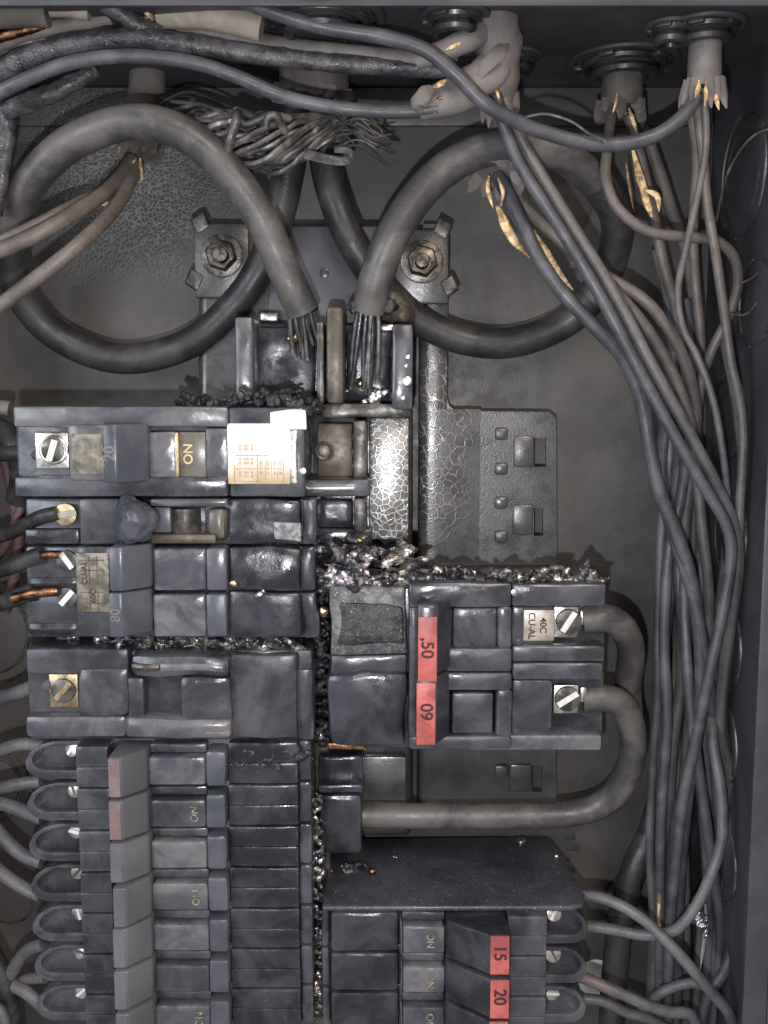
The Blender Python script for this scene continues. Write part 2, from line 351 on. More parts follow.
def prect(x0, x1, y0, y1, d): return ppoly([(x0, y0), (x1, y0), (x1, y1), (x0, y1)], d)
def arc(cx, cz, r, a0, a1, n): return [(cx + r * math.cos(math.radians(a0 + (a1 - a0) * i / n)), cz + r * math.sin(math.radians(a0 + (a1 - a0) * i / n))) for i in range(n + 1)]

def spline(pts, per=7):
    p = [Vector(q) for q in pts]
    if len(p) == 2: return [p[0].lerp(p[1], i / per) for i in range(per + 1)]
    p = [p[0] * 2 - p[1]] + p + [p[-1] * 2 - p[-2]]
    out = []
    for i in range(1, len(p) - 2):
        a, b, c, d = p[i - 1:i + 3]
        for k in range(per):
            t = k / per
            out.append(0.5 * ((2 * b) + (c - a) * t + (2 * a - 5 * b + 4 * c - d) * t * t + (3 * b - a - 3 * c + d) * t ** 3))
    out.append(p[-2]); return out
def tube(name, parent, mat, pts, r, seg=12, per=7, flat=1.0, lump=0.0, lump_size=4.0, ends=True, tail=None, raw=False):
    c = spline(pts, per) if not raw else [Vector(q) for q in pts]
    n = len(c)
    rs = [r] * n if not isinstance(r, (list, tuple)) else [r[min(int(i / (n - 1) * (len(r) - 1)), len(r) - 2)] * (1 - ((i / (n - 1) * (len(r) - 1)) - min(int(i / (n - 1) * (len(r) - 1)), len(r) - 2))) + r[min(int(i / (n - 1) * (len(r) - 1)), len(r) - 2) + 1] * ((i / (n - 1) * (len(r) - 1)) - min(int(i / (n - 1) * (len(r) - 1)), len(r) - 2)) for i in range(n)]
    t0 = (c[1] - c[0]).normalized()
    up = Vector((0, -1, 0)) if abs(t0.y) < 0.9 else Vector((0, 0, 1))
    nrm = (up - t0 * up.dot(t0)).normalized()
    v, f = [], []
    for i in range(n):
        t = (c[min(i + 1, n - 1)] - c[max(i - 1, 0)]).normalized()
        nrm = (nrm - t * nrm.dot(t)).normalized(); bn = t.cross(nrm)
        for k in range(seg):
            a = 2 * math.pi * k / seg
            q = c[i] + (nrm * math.cos(a) * flat + bn * math.sin(a)) * rs[i]
            if lump:
                nn = noise.fractal(q / lump_size, 1.0, 2.0, 3)
                q = c[i] + (q - c[i]) * (1 + lump * nn)
            v.append(q)
    for i in range(n - 1):
        for k in range(seg):
            f.append([i * seg + k, i * seg + (k + 1) % seg, (i + 1) * seg + (k + 1) % seg, (i + 1) * seg + k])
    if ends:
        f.append(list(range(seg))[::-1]); f.append(list(range((n - 1) * seg, n * seg)))
    bm = bmesh.new(); vv = [bm.verts.new(q) for q in v]
    for q in f: bm.faces.new([vv[i] for i in q])
    return from_bm(name, bm, mat, parent, 50)
def wire(name, label, pts, r, mat, cat='wire', group=None, lump=0.04, seg=12, per=7):
    o = tube(name, None, mat, [P(*p) for p in pts], r, seg=seg, per=per, lump=lump)
    return tag(o, label, cat, group)
def cyl(name, parent, mat, c, axis, r, h, seg=24, bev=0.3, r2=None):
    ax = Vector(axis).normalized(); u = ax.orthogonal().normalized(); w = ax.cross(u); c = Vector(c)
    r2 = r if r2 is None else r2
    bm = bmesh.new()
    a = [bm.verts.new(c + (u * math.cos(2 * math.pi * k / seg) + w * math.sin(2 * math.pi * k / seg)) * r) for k in range(seg)]
    b = [bm.verts.new(c + ax * h + (u * math.cos(2 * math.pi * k / seg) + w * math.sin(2 * math.pi * k / seg)) * r2) for k in range(seg)]
    bm.faces.new(a); bm.faces.new(b[::-1])
    for k in range(seg): bm.faces.new((a[k], b[k], b[(k + 1) % seg], a[(k + 1) % seg]))
    bevel_all(bm, bev, 2, 50)
    return from_bm(name, bm, mat, parent)
def torus(name, parent, mat, c, axis, R, r, seg=40, sub=8, a0=0, a1=360, flat=1.0):
    ax = Vector(axis).normalized()
    u = Vector((1, 0, 0)); u = (u - ax * u.dot(ax)).normalized() if abs(ax.x) < 0.9 else Vector((0, 0, 1)); w = ax.cross(u); c = Vector(c)
    full = abs(a1 - a0) >= 360; n = seg if full else seg + 1
    bm = bmesh.new(); rings = []
    for i in range(n):
        a = math.radians(a0 + (a1 - a0) * i / seg); dr = u * math.cos(a) + w * math.sin(a)
        rings.append([bm.verts.new(c + dr * (R + r * math.cos(2 * math.pi * k / sub)) + ax * r * flat * math.sin(2 * math.pi * k / sub)) for k in range(sub)])
    for i in range(n if full else n - 1):
        A, B = rings[i], rings[(i + 1) % n]
        for k in range(sub): bm.faces.new((A[k], A[(k + 1) % sub], B[(k + 1) % sub], B[k]))
    if not full: bm.faces.new(rings[0][::-1]); bm.faces.new(rings[-1])
    return from_bm(name, bm, mat, parent)
def text(parent, mat, s, size, c, deg, d_out=0.12, stretch=1.0, normal=None):
    cu = bpy.data.curves.new('lettering', 'FONT'); cu.body = s; cu.size = size; cu.align_x = 'CENTER'; cu.align_y = 'CENTER'
    cu.space_line = 0.9; cu.offset = size * 0.02
    t = bpy.data.objects.new('lettering', cu); COL.objects.link(t)
    dg = bpy.context.evaluated_depsgraph_get(); me = bpy.data.meshes.new_from_object(t.evaluated_get(dg))
    vs = [v.co.copy() for v in me.vertices]; fs = [list(p.vertices) for p in me.polygons]
    bpy.data.objects.remove(t); bpy.data.curves.remove(cu); bpy.data.meshes.remove(me)
    a = math.radians(deg); c = Vector(c)
    ex = Vector((math.cos(a), 0, math.sin(a))); ey = Vector((-math.sin(a), 0, math.cos(a)))
    out = [c + ex * v.x * stretch + ey * v.y + Vector((0, -d_out, 0)) for v in vs]
    if normal is not None:                       # lay the letters on a tilted face
        q = Vector((0, -1, 0)).rotation_difference(Vector(normal))
        out = [c + q @ (p - c) for p in out]
    return mesh_obj('lettering', out, fs, mat, parent, 0)
def lumps(name, mat, blobs, voxel=0.7, amp=1.0, size=2.4, parent=None, flaky=False):     # blobs: (Vector, radius) melted into one body
    bm = bmesh.new()
    for c, r in blobs:
        rr = Vector((random.uniform(.75, 1.3), random.uniform(.7, 1.1), random.uniform(.7, 1.2))) * r
        res = bmesh.ops.create_icosphere(bm, subdivisions=2, radius=1.0)
        if flaky: rr = Vector((random.uniform(.8, 2.2), random.uniform(.5, 1.1), random.uniform(.3, .75))) * r
        rot = Euler([random.uniform(-.9, .9) if flaky else 0 for _ in range(3)]).to_matrix()
        for v in res['verts']: v.co = rot @ Vector((v.co.x * rr.x, v.co.y * rr.y, v.co.z * rr.z)) + Vector(c)
    me = bpy.data.meshes.new('tmp'); bm.to_mesh(me); bm.free()
    o = bpy.data.objects.new('tmp', me); COL.objects.link(o)
    md = o.modifiers.new('r', 'REMESH'); md.mode = 'VOXEL'; md.voxel_size = voxel
    dg = bpy.context.evaluated_depsgraph_get(); m2 = bpy.data.meshes.new_from_object(o.evaluated_get(dg))
    bpy.data.objects.remove(o)
    bm = bmesh.new(); bm.from_mesh(m2); bmesh.ops.recalc_face_normals(bm, faces=bm.faces); bm.normal_update()
    for v in bm.verts:
        v.co += v.normal * amp * noise.fractal(v.co / size, 0.8, 2.1, 4)
    return from_bm(name, bm, mat, parent, 75)
def jag(pts, amp, step=3.0):
    out = []
    for i in range(len(pts) - 1):
        a, b = Vector(pts[i]), Vector(pts[i + 1]); n = max(1, int((b - a).length / step))
        for k in range(n):
            q = a.lerp(b, k / n); out.append(q + Vector([random.uniform(-amp, amp) for _ in range(3)]))
    out.append(Vector(pts[-1])); return out
def V(px, py, d): return P(px, py, d)
def screw(parent, px, py, d, r, ang, mat='dark_metal', slot='bright', axis=(0, -1, 0), name='screw', w=0.28):
    c = P(px, py, d)
    ax = Vector(axis).normalized()
    s = cyl(name, parent, mat, c, ax, r, 1.6, 22, 0.35)
    u = Vector((math.cos(math.radians(ang)), 0, math.sin(math.radians(ang)))); u = (u - ax * u.dot(ax)).normalized(); w_ = ax.cross(u)
    bm = bmesh.new(); cc = c + ax * 1.35; l = r * 0.92; h = r * w
    hexa(bm, [cc - u * l - w_ * h, cc + u * l - w_ * h, cc + u * l + w_ * h, cc - u * l + w_ * h] + [p + ax * 0.42 for p in (cc - u * l - w_ * h, cc + u * l - w_ * h, cc + u * l + w_ * h, cc - u * l + w_ * h)])
    bevel_all(bm, 0.12, 1)
    from_bm('slot', bm, slot, s)  # proud bar in place of the groove; bright ones paint its glint
    return s

# ------------------------------------------------------------------ setting: wall and enclosure
XR, XLF, ZT, ZB, DF = 117.0, -156.0, 107.0, -330.0, 85.0
o = mesh_obj('wall', [(XR + 1.5, -DF + 1, -600), (900, -DF + 1, -600), (900, -DF + 1, 600), (XR + 1.5, -DF + 1, 600)], [[0, 1, 2, 3]], 'drywall', None, 0)
tag(o, kind='structure')
en = thing('electrical_enclosure', 'soot blackened grey steel panel box that holds all the breakers and wires', 'enclosure', (0, 0, ZB))
def slab(name, x0, x1, d0, d1, z0, z1, mat, bev=0.5):
    bm = bmesh.new()
    hexa(bm, [(x0, -d0, z0), (x1, -d0, z0), (x1, -d0, z1), (x0, -d0, z1), (x0, -d1, z0), (x1, -d1, z0), (x1, -d1, z1), (x0, -d1, z1)])
    bevel_all(bm, bev, 2); return from_bm(name, bm, mat, en)
backw = slab('back_wall', XLF, XR, -2, 0, ZB, ZT, 'back', 0)
slab('back_ledge', XLF, XR - 0.5, 0.02, 2.6, ZT - 13.5, ZT - 0.3, 'back', 0.8)
topw = slab('top_wall', XLF, XR, 0.05, DF, ZT, ZT + 1.6, 'side', 0)
rightw = slab('side_wall', XR, XR + 1.6, 0.05, DF, ZB, ZT + 1.6, 'side', 0)
slab('side_wall', XLF - 1.6, XLF, 0.05, DF, ZB, ZT + 1.6, 'side', 0)
slab('bottom_wall', XLF, XR, 0.05, DF, ZB - 1.6, ZB, 'side', 0)
slab('front_lip', XR - 7.5, XR - 0.05, DF - 1.4, DF, ZB, ZT - 0.1, 'side', 0.6)
slab('front_lip', XLF + .05, XR - 0.1, DF - 1.4, DF - 0.02, ZT - 3.2, ZT - 0.05, 'side', 0.5)
# knockouts: pressed discs with a rim
def knock_back(px, py, R, gaps=((15, 165), (195, 345)), R2=None):
    c = P(px, py, 0)
    k = cyl('knockout', en, 'back', c + Vector((0, 0.2, 0)), (0, -1, 0), R - 0.9, 0.75, 40, 0.35)
    for a0, a1 in gaps:
        torus('rim', k, 'dark_metal', c + Vector((0, -0.2, 0)), (0, -1, 0), R, 0.42, 30, 6, a0, a1)
    if R2:
        for a0, a1 in gaps:
            torus('rim', k, 'dark_metal', c + Vector((0, -0.2, 0)), (0, -1, 0), R2, 0.42, 30, 6, a0, a1)
knock_back(-14, 632, 16.5, ((-75, -8), (8, 75)), 20.5)
knock_back(-8, 785, 11.5, ((-80, -10), (10, 80)), 14.5)
knock_back(10, 900, 9.5)
knock_back(640, 903, 14.5, ((25, 170), (200, 330)))
knock_back(560, 205, 12.5, ((20, 160), (200, 330)))
knock_back(28, 170, 9.0)
def knock_side(z, d, R, R2=None):
    c = Vector((XR, -d, z))
    k = cyl('knockout', en, 'side', c + Vector((0.2, 0, 0)), (-1, 0, 0), R - 0.9, 0.7, 36, 0.35)
    for a0, a1 in ((15, 165), (195, 345)):
        torus('rim', k, 'dark_metal', c + Vector((-0.2, 0, 0)), (-1, 0, 0), R, 0.4, 26, 6, a0, a1)
        if R2: torus('rim', k, 'dark_metal', c + Vector((-0.2, 0, 0)), (-1, 0, 0), R2, 0.4, 26, 6, a0 + 5, a1 - 5)
knock_side(70, 34, 20, 15)
knock_side(28, 50, 14)
knock_side(-8, 30, 15, 11)
knock_side(-48, 36, 15)
knock_side(-86, 36, 15)
knock_side(-120, 36, 15)
knock_side(-160, 40, 15)
# stamped square-cornered text block on the back wall (illegible lines)
for i in range(5):
    pbox('stamped_line', en, 'side', 566, 571 + (i % 3) * 4, 822 + i * 11, 829 + i * 11, 0.03, 0.22, 0.05)

# ------------------------------------------------------------------ mounting pan with its bolts
pan = thing('mounting_pan', 'sooty bent steel mounting pan with crazed coating behind the breakers', 'mounting pan', P(330, 520, 8))
hat = ppoly([(204, 222), (412, 222), (412, 408), (412, 838), (197, 838), (197, 228)], 20)
bm = bmesh.new()
a = [bm.verts.new((x, -9, z)) for x, z in hat]; b = [bm.verts.new((x, -20, z)) for x, z in hat]
bm.faces.new(a); bm.faces.new(b[::-1])
for i in range(len(hat)): bm.faces.new((a[i], b[i], b[(i + 1) % len(hat)], a[(i + 1) % len(hat)]))
bevel_all(bm, 4.0, 5, 40)
from_bm('raised_pan', bm, 'pan', pan, 50)
D = 15
wout = ppoly([(423, 224), (440, 224), (446, 230), (447, 398), (449, 406), (456, 411), (549, 412), (556, 418), (557, 560), (556, 812), (423, 812)], D)
holes = [prect(534, 546, 438, 467, D), prect(534, 543, 508, 536, D)]
holes += [prect(532, 542, 766, 792, D)]
plate('pan_wing', pan, 'pan', wout, holes, D - 1.8, D)
gx = lambda px, d: P(px, 470, d).x
curve = [(436, 16.25), (429, 16.25), (423, 15.9), (420, 15.0), (418, 13.2), (418, 11)]
for tail, y0, y1 in (([(446, 11), (446.5, 15.6), (443, 16.1)], 232, 409), ([(480, 11), (480, 15.04), (468, 15.25), (456, 15.7), (446, 16.05)], 409.2, 812)):
    prism('rounded_bend', pan, 'pan', [(gx(x, d), d) for x, d in tail + curve], P(430, y1, 15).z, P(430, y0, 15).z, 0)
for x0, x1, y0, y1 in ((514, 534, 436, 467), (513, 533, 505, 535), (510, 531, 765, 792)):
    pbox('bent_tab', pan, 'pan', x0, x1, y0, y1, D - .5, D + 1.6, 0.6)
for y in (434, 469, 503, 537, 772):
    pbox('lanced_tab', pan, 'pan', 495, 508, y - 6, y + 6, D - .5, D + 2.4, 0.9)
# mounting ears, washers, nuts
def ear(px, py, flip):
    e = pbox('mounting_ear', pan, 'pan', px - 28, px + 27, py - 33, py + 42, 19.5, 22.0, 0.9)
    sx = -1 if flip else 1
    for (tx, ty, a) in ((-21, -33, 28), (-27, 24, -30)):
        cx, cy = px + sx * tx * -1 if not flip else px + tx, py + ty
        c = P(cx, cy, 21.0)
        bm = bmesh.new(); h = 2.7
        ca, sa = math.cos(math.radians(a * (1 if flip else -1))), math.sin(math.radians(a * (1 if flip else -1)))
        q = [(c.x + (u * ca - w * sa) * h, c.z + (u * sa + w * ca) * h * 1.15) for u, w in ((-1, -1), (1, -1), (1, 1), (-1, 1))]
        hexa(bm, [(x, -19.6, z) for x, z in q] + [(x, -22.3, z) for x, z in q]); bevel_all(bm, 0.9, 3)
        from_bm('lock_tab', bm, 'dark_metal', e)
    w = cyl('washer', pan, 'bolt', P(px, py, 22), (0, -1, 0), 7.2, 1.3, 36, 0.4)
    cyl('hex_nut', pan, 'bolt', P(px, py, 23.3), (0, -1, 0.03), 5.6, 4.6, 6, 0.6, 5.3)
    st = cyl('stud', pan, 'bolt', P(px, py, 27), (0, -1, 0.0), 2.9, 4.8, 20, 0.7, 2.5)
    for i in range(3): torus('thread', st, 'bolt', P(px, py, 28.4 + i * 1.1), (0, -1, 0), 2.75, 0.35, 20, 6)
ear(222, 256, True); ear(422, 262, False)
# dull upper plate between the ears, with its dimple
pbox('upper_plate', pan, 'blue_plate', 268, 388, 226, 352, 19.8, 21.2, 0.5)
cyl('dimple', pan, 'case_dark', P(324, 273, 21.1), (0, -1, 0), 1.7, 0.35, 18, 0.15)
# bright piece under the left conductor
pbox('bright_bracket', pan, 'zinc', 256, 282, 308, 326, 20, 25, 1.2, inset=1.0)

# ------------------------------------------------------------------ main lug block
lug = thing('main_lug_block', 'charred main lug block where both thick service cables end', 'terminal block', P(324, 400, 20))
pbox('base', lug, 'case_dark', 238, 412, 324, 412, 20.5, 33, 0.8, warp=0.8)
pbox('side_wall', lug, 'case_grey', 235, 253, 317, 404, 21, 50, 1.0)
pbox('side_wall', lug, 'case', 392, 413, 324, 410, 21, 48, 1.0)
pbox('divider', lug, 'dark_metal', 317, 324, 322, 404, 21, 47, 0.6)
pbox('divider', lug, 'brown_metal', 326, 344, 306, 404, 21, 51, 1.6)
pbox('terminal_pad', lug, 'case_dark', 256, 314, 328, 402, 32, 37, 1.2, warp=1.0)
pbox('terminal_pad', lug, 'case_dark', 345, 391, 330, 402, 32, 36, 1.2, warp=1.0)
pbox('bottom_bar', lug, 'dark_metal', 322, 412, 404, 418, 21, 44, 0.8, warp=0.5)
pbox('bright_tab', lug, 'zinc', 380, 394, 324, 331, 33, 38, 0.6)
for px, py, r in ((408, 357, .8), (406, 366, .6), (407, 381, 1.6), (403, 398, .7)):
    cyl('rivet', lug, 'zinc', P(px, py, 47.8), (0, -1, 0), r, 0.7, 14, 0.2)

def blob(name, label, px, py, d, r, mat='droplet', n=4, amp=.5, cat='metal droplet', group='solidified metal droplets', voxel=.4):
    c = P(px, py, d)
    bl = [(c, r)] + [(c + Vector((random.uniform(-r, r), random.uniform(-r * .3, r * .3), random.uniform(-r, r) * .6)), r * random.uniform(.4, .7)) for _ in range(n)]
    o = lumps(name, mat, bl, voxel, amp, 1.8)
    return tag(o, label, cat, group)
blob('metal_droplet', 'largest silvery melted metal blob at the foot of the right service cable', 374, 397, 38, 3.6, n=6)
blob('metal_droplet', 'small round metal bead left of the silvery blob in the lug block', 347, 391, 38, 1.3, n=1)
blob('metal_droplet', 'brownish melted bead at the tip of the right cable strands', 361, 383, 40, 1.7, 'brass', n=2)
blob('metal_droplet', 'melted bead on the left cable strands in the lug block', 297, 335, 42, 2.3, 'brass', n=3)

# ------------------------------------------------------------------ bus support between the two breaker columns
bus = thing('bus_support', 'dark bus support with brown contact plate and crazed silver strip', 'bus bar', P(340, 640, 15))
pbox('support_base', bus, 'case_dark', 306, 408, 412, 560, 20.2, 30, 1.0)
pbox('contact_plate', bus, 'brown_metal', 317, 353, 423, 480, 29, 38, 0.8)
torus('rivet_ring', bus, 'dark_metal', P(324, 451, 38), (0, -1, 0), 2.7, 0.6, 26, 8)
cyl('rivet', bus, 'dark_metal', P(324, 451, 37.6), (0, -1, 0), 1.9, 0.5, 20, 0.2)
pbox('fin', bus, 'dark_metal', 354, 367, 421, 480, 29, 46, 0.8, warp=0.4)
for i, y in enumerate((437, 452, 467)): pbox('tooth', bus, 'dark_metal', 351, 357, y - 4, y + 4, 30, 45, 0.7)
pbox('cross_bar', bus, 'case', 301, 370, 480, 497, 29, 52, 1.0)
pbox('bare_edge', bus, 'zinc', 301, 355, 486.5, 490.5, 51.6, 52.7, 0.4)
pbox('contact_plate', bus, 'case_dark', 317, 353, 499, 528, 29, 38, 0.8)
pbox('fin', bus, 'dark_metal', 354, 366, 498, 536, 29, 44, 0.8)
pbox('contact_plate', bus, 'case_dark', 318, 372, 529, 562, 29, 40, 1.0)
pbox('crazed_strip', bus, 'strip', 369, 409, 417, 540, 29, 35, 1.2)
pbox('bus_bar', bus, 'brown_metal', 313, 330, 560, 1040, 14, 34, 0.8)
# below the two pole breaker
pbox('lower_clip', bus, 'case_dark', 318, 363, 756, 786, 20.5, 40, 1.2)
pbox('clip_rail', bus, 'case_dark', 318, 363, 785, 793, 20.5, 46, 0.8)
pbox('lower_block', bus, 'case_dark', 319, 362, 795, 855, 20.5, 44, 2.0)
pbox('bare_panel', bus, 'strip', 362, 406, 757, 801, 20.3, 24, 0.6)

# ------------------------------------------------------------------ breakers
DFACE = 66
def lever(parent, x0t, x1t, xb0, xb1, y0, y1, mat, dt=72, db=56, bev=0.7, label_mat=None, txt=None, deg=0, tm='ink', tsize=4.2, name='handle', tip_inset=0.35):
    cy = (y0 + y1) / 2
    z1, z0 = P((x0t + x1t) / 2, y0, dt).z, P((x0t + x1t) / 2, y1, dt).z
    prof = [(P(x0t, cy, dt).x, db), (P(xb1, cy, 65).x, db), (P(xb1, cy, 65).x, 65.2), (P(x1t, cy, dt).x, dt), (P(x0t, cy, dt).x, dt)]
    h = prism(name, parent, mat, prof, z0, z1, bev)
    xa, xb = P(x0t, cy, dt).x, P(x1t, cy, dt).x
    if label_mat:
        bm = bmesh.new(); t = tip_inset
        q = [(xa + t, z0 + .5), (xb - t, z0 + .5), (xb - t, z1 - .5), (xa + t, z1 - .5)]
        hexa(bm, [(x, -dt + .3, z) for x, z in q] + [(x, -dt - .18, z) for x, z in q])
        lab = from_bm('rating_label', bm, label_mat, h)
        if txt: text(lab if False else h, tm, txt, tsize, ((xa + xb) / 2, -dt - .2, (z0 + z1) / 2), deg)
    elif txt:
        text(h, tm, txt, tsize, ((xa + xb) / 2, -dt - .02, (z0 + z1) / 2), deg)
    return h

# --- A: upper left single pole breaker with the white label
A = thing('circuit_breaker', 'upper left wide breaker marked 20 with a bright white printed label', 'breaker', P(160, 452, 12), 'breakers of the left column')
pbox('case', A, 'case', 16, 306, 409, 496, 12, 58, 1.0)
pbox('side_rail', A, 'case_grey', 13, 228, 406.5, 427, 40, 65, 0.9)
pbox('side_rail', A, 'case', 14, 228, 477, 497, 40, 65, 0.9)
pbox('end_block', A, 'case', 229, 305, 407, 497, 40, 64, 1.0)
pbox('cover', A, 'case_grey', 68, 106, 424, 481, 50, 66, 1.2)
pbox('faded_sticker', A, 'old_label', 72, 103, 434, 474, 65.5, 66.3, 0.15)
tp = pbox('terminal_plate', A, 'zinc', 35, 68.5, 432, 469, 50, 58.8, 0.5)
torus('collar', tp, 'zinc', P(53.5, 450, 58.9), (0, -1, 0), 4.1, 0.5, 30, 8)
screw(A, 53.5, 450, 57.7, 3.7, 72)
lever(A, 103, 116, 113, 149, 424, 483, 'handle_blue', dt=72, txt='20', deg=90, tm='ink_grey', tsize=4.6)
rk = pbox('rocker', A, 'rocker', 149, 176, 432, 478, 50, 63.4, 0.6)
pbox('rib', A, 'brass', 174.5, 179, 432, 478, 50, 65.2, 0.9)
rw = pbox('rocker_window', A, 'rocker_warm', 178, 206, 432, 478, 50, 63, 0.4)
text(rw, 'ink_gold', 'ON', 4.0, P(188.5, 454, 63.05), 90)
pbox('window_trim', A, 'case_grey', 205.5, 229, 428, 479, 50, 64.4, 0.8)
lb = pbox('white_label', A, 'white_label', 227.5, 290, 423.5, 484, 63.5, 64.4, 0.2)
for (x0, x1, y0, y1) in ((236, 268, 455, 455.9), (236, 256, 468.5, 469.3), (234, 284, 481, 481.8), (234, 234.8, 466, 482), (257, 257.8, 455, 482), (265, 265.7, 456, 481), (271, 271.6, 456, 481), (277, 277.6, 456, 481), (283, 283.7, 456, 482)):
    pbox('rule_line', lb, 'ink_line', x0, x1, y0, y1, 64.35, 64.47, 0)
for y in (446, 449.5, 459, 463, 472.5, 476.5):
    text(lb, 'ink_line', 'il lill il', 1.3, P(246, y, 64.42), 0, 0.05, 1.5)
for x in (261, 268, 274.5, 280.5):
    text(lb, 'ink_line', 'lil il lill', 1.3, P(x, 468, 64.42), 90, 0.05, 1.3)
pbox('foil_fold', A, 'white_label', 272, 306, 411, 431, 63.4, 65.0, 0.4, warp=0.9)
pbox('foil_edge', A, 'zinc', 289, 297, 431, 484, 60, 64.6, 0.6, warp=0.5)
cyl('rivet', A, 'zinc', P(303, 471, 64), (0, -1, 0), 1.2, 0.8, 16, 0.3)

# --- B: thin breaker with the melted handle
B = thing('circuit_breaker', 'thin breaker under the white labelled one, its handle melted to a blue lump', 'breaker', P(160, 521, 12), 'breakers of the left column')
pbox('case', B, 'case', 26, 306, 498.5, 544.5, 12, 57, 0.9)
pbox('cover', B, 'case', 79, 122, 499, 544.5, 40, 64, 0.8)
pbox('terminal_shelf', B, 'case_dark', 24, 79, 529, 544.5, 30, 60, 1.0)
pbox('side_rail', B, 'case_grey', 150, 228, 499, 506.5, 40, 64.4, 0.8)
pbox('side_rail', B, 'brown_metal', 150, 216, 534, 544, 40, 63.5, 0.8)
pbox('pivot_block', B, 'handle_blue', 152, 171, 507, 533, 40, 62.5, 0.7)
cyl('pivot_pin', B, 'dark_metal', P(186, 533, 57), (0, 0, 1), 5.2, 8.2, 30, 0.3)
pbox('window_floor', B, 'case_dark', 170, 206, 507, 533, 40, 58, 0.3)
pbox('end_trim', B, 'rocker_warm', 206, 226, 508, 541, 40, 62, 1.8, warp=0.9)
pbox('end_block', B, 'case_dark', 229, 299, 499.5, 544.5, 40, 62, 1.0, warp=0.5)
pbox('ash_patch', B, 'ash', 272, 300, 522, 541, 60, 62.5, 0.5, warp=0.5)
pbox('end_lip', B, 'case', 301, 316, 499, 544.5, 30, 60, 1.2, warp=0.5)
c = P(134, 521, 66)
h = lumps('melted_handle', 'handle_blue', [(P(128, 512, 66), 4.5), (P(141, 513, 66), 4.5), (P(128, 531, 66), 4.5), (P(142, 530, 66), 4.4), (P(134, 521, 69), 5.6), (P(144, 520, 68), 4.5), (P(126, 521, 67), 4)], 0.8, 0.7, 4.0, B)
screw(B, 66.5, 514, 58.5, 3.6, 10, 'brass', 'plate')

# --- C and D: two thin breakers under one small label
def thin_pair(y0, y1, label, ysc, ang, mark):
    T = thing('circuit_breaker', label, 'breaker', P(160, (y0 + y1) / 2, 12), 'breakers of the left column')
    pbox('case', T, 'case', 26, 306, y0 + .5, y1 - .5, 12, 57, 0.9)
    pbox('cover', T, 'case', 76, 112, y0 + .7, y1 - .7, 40, 63, 0.8)
    pbox('terminal_shelf', T, 'case_dark', 26, 78, y1 - 16, y1 - .7, 30, 58, 2.2)
    tp = pbox('terminal_plate', T, 'zinc', 55, 76, ysc - 13, ysc + 12, 40, 56.5, 0.5)
    screw(T, 68, ysc, 56.4, 3.3, ang)
    lever(T, 109, 122, 119, 152, y0 + 1, y1 - .5, 'handle_blue', dt=72, txt=mark, deg=90, tm='ink_grey', tsize=4.2)
    pbox('rocker', T, 'rocker', 153, 206, y0 + 2.5, y1 - 1, 50, 64, 1.0)
    pbox('rocker_trim', T, 'handle_blue', 206, 227, y0 + 2, y1 - 1, 50, 64.6, 1.0)
    pbox('end_block', T, 'case_dark', 229, 300, y0 + 1, y1 - 1, 40, 62, 1.0, warp=0.5)
    pbox('end_lip', T, 'case', 301, 317, y0 + .5, y1 - .5, 30, 59, 1.2, warp=0.6)
    return T
C = thin_pair(546, 592, 'upper of the two thin breakers sharing the small smoked label, plain blue handle', 560, -55, None)
Dk = thin_pair(592, 638, 'lower of the two thin breakers sharing the small smoked label, worn 80 on handle', 597, 48, '80')
o = pbox('smoked_label', None, 'old_label', 76.5, 109, 553, 612, 63.2, 64.0, 0.15)
tag(o, 'small smoked foil label stuck across the two thin breakers', 'label')
for y in (560, 570, 583, 592, 603): pbox('print_line', o, 'brown_metal', 80, 104, y, y + 1.0, 63.95, 64.1, 0)
pbox('print_line', o, 'brown_metal', 89, 90, 556, 610, 63.95, 64.1, 0); pbox('print_line', o, 'brown_metal', 97, 97.8, 556, 610, 63.95, 64.1, 0)
text(o, 'ink', 'CU-AL', 2.6, P(84.5, 573, 64.02), 90); text(o, 'ink', '60C', 2.6, P(93.5, 596, 64.02), 90)
for px, py, r, lab in ((165, 538, .9, 'upper left'), (118, 503, .8, 'top left')): pass

# --- E: wide breaker whose handle has gone
E = thing('circuit_breaker', 'wide melted breaker with an empty dark handle opening and brass terminal screw', 'breaker', P(160, 694, 12), 'breakers of the left column')
pbox('case', E, 'case', 28, 312, 650, 740, 12, 56, 1.0)
pbox('side_rail', E, 'case', 26, 128, 649, 674, 35, 62, 1.0)
pbox('side_rail', E, 'case_grey', 25, 126, 716, 738, 35, 61, 1.6)
pbox('cover', E, 'case', 78, 128, 668, 719, 40, 63.5, 2.4, warp=0.7)
tp = pbox('terminal_plate', E, 'brass', 49, 78, 674, 708, 40, 56.5, 0.5)
screw(E, 64, 690, 56.4, 4.0, 48, 'dark_metal', 'brass', w=.24)
pbox('top_ridge', E, 'case', 127, 230, 655, 679, 40, 65, 2.6, warp=0.8)
pbox('glossy_rim', E, 'dark_metal', 128, 162, 663, 672, 62.8, 65.7, 1.4, warp=0.6)
pbox('rim_streak', E, 'rocker', 158, 226, 663, 672, 63.0, 65.4, 1.2, warp=0.6)
pbox('bottom_ridge', E, 'case_grey', 122, 230, 719, 741, 40, 64, 2.2, warp=0.8)
pbox('hole_wall', E, 'case', 127, 144, 678, 721, 40, 62.5, 1.2)
pbox('hole_floor', E, 'case_dark', 142, 184, 676, 722, 40, 53, 0.4)
pbox('handle_stub', E, 'case_dark', 156, 170, 682, 719, 50, 56.0, 2.0)
pbox('face', E, 'case', 181, 230, 678, 722, 40, 63.4, 1.8, warp=0.8)
pbox('scorched_edge', E, 'sheath', 200, 230, 729, 738, 55, 64.2, 1.4, warp=0.8)
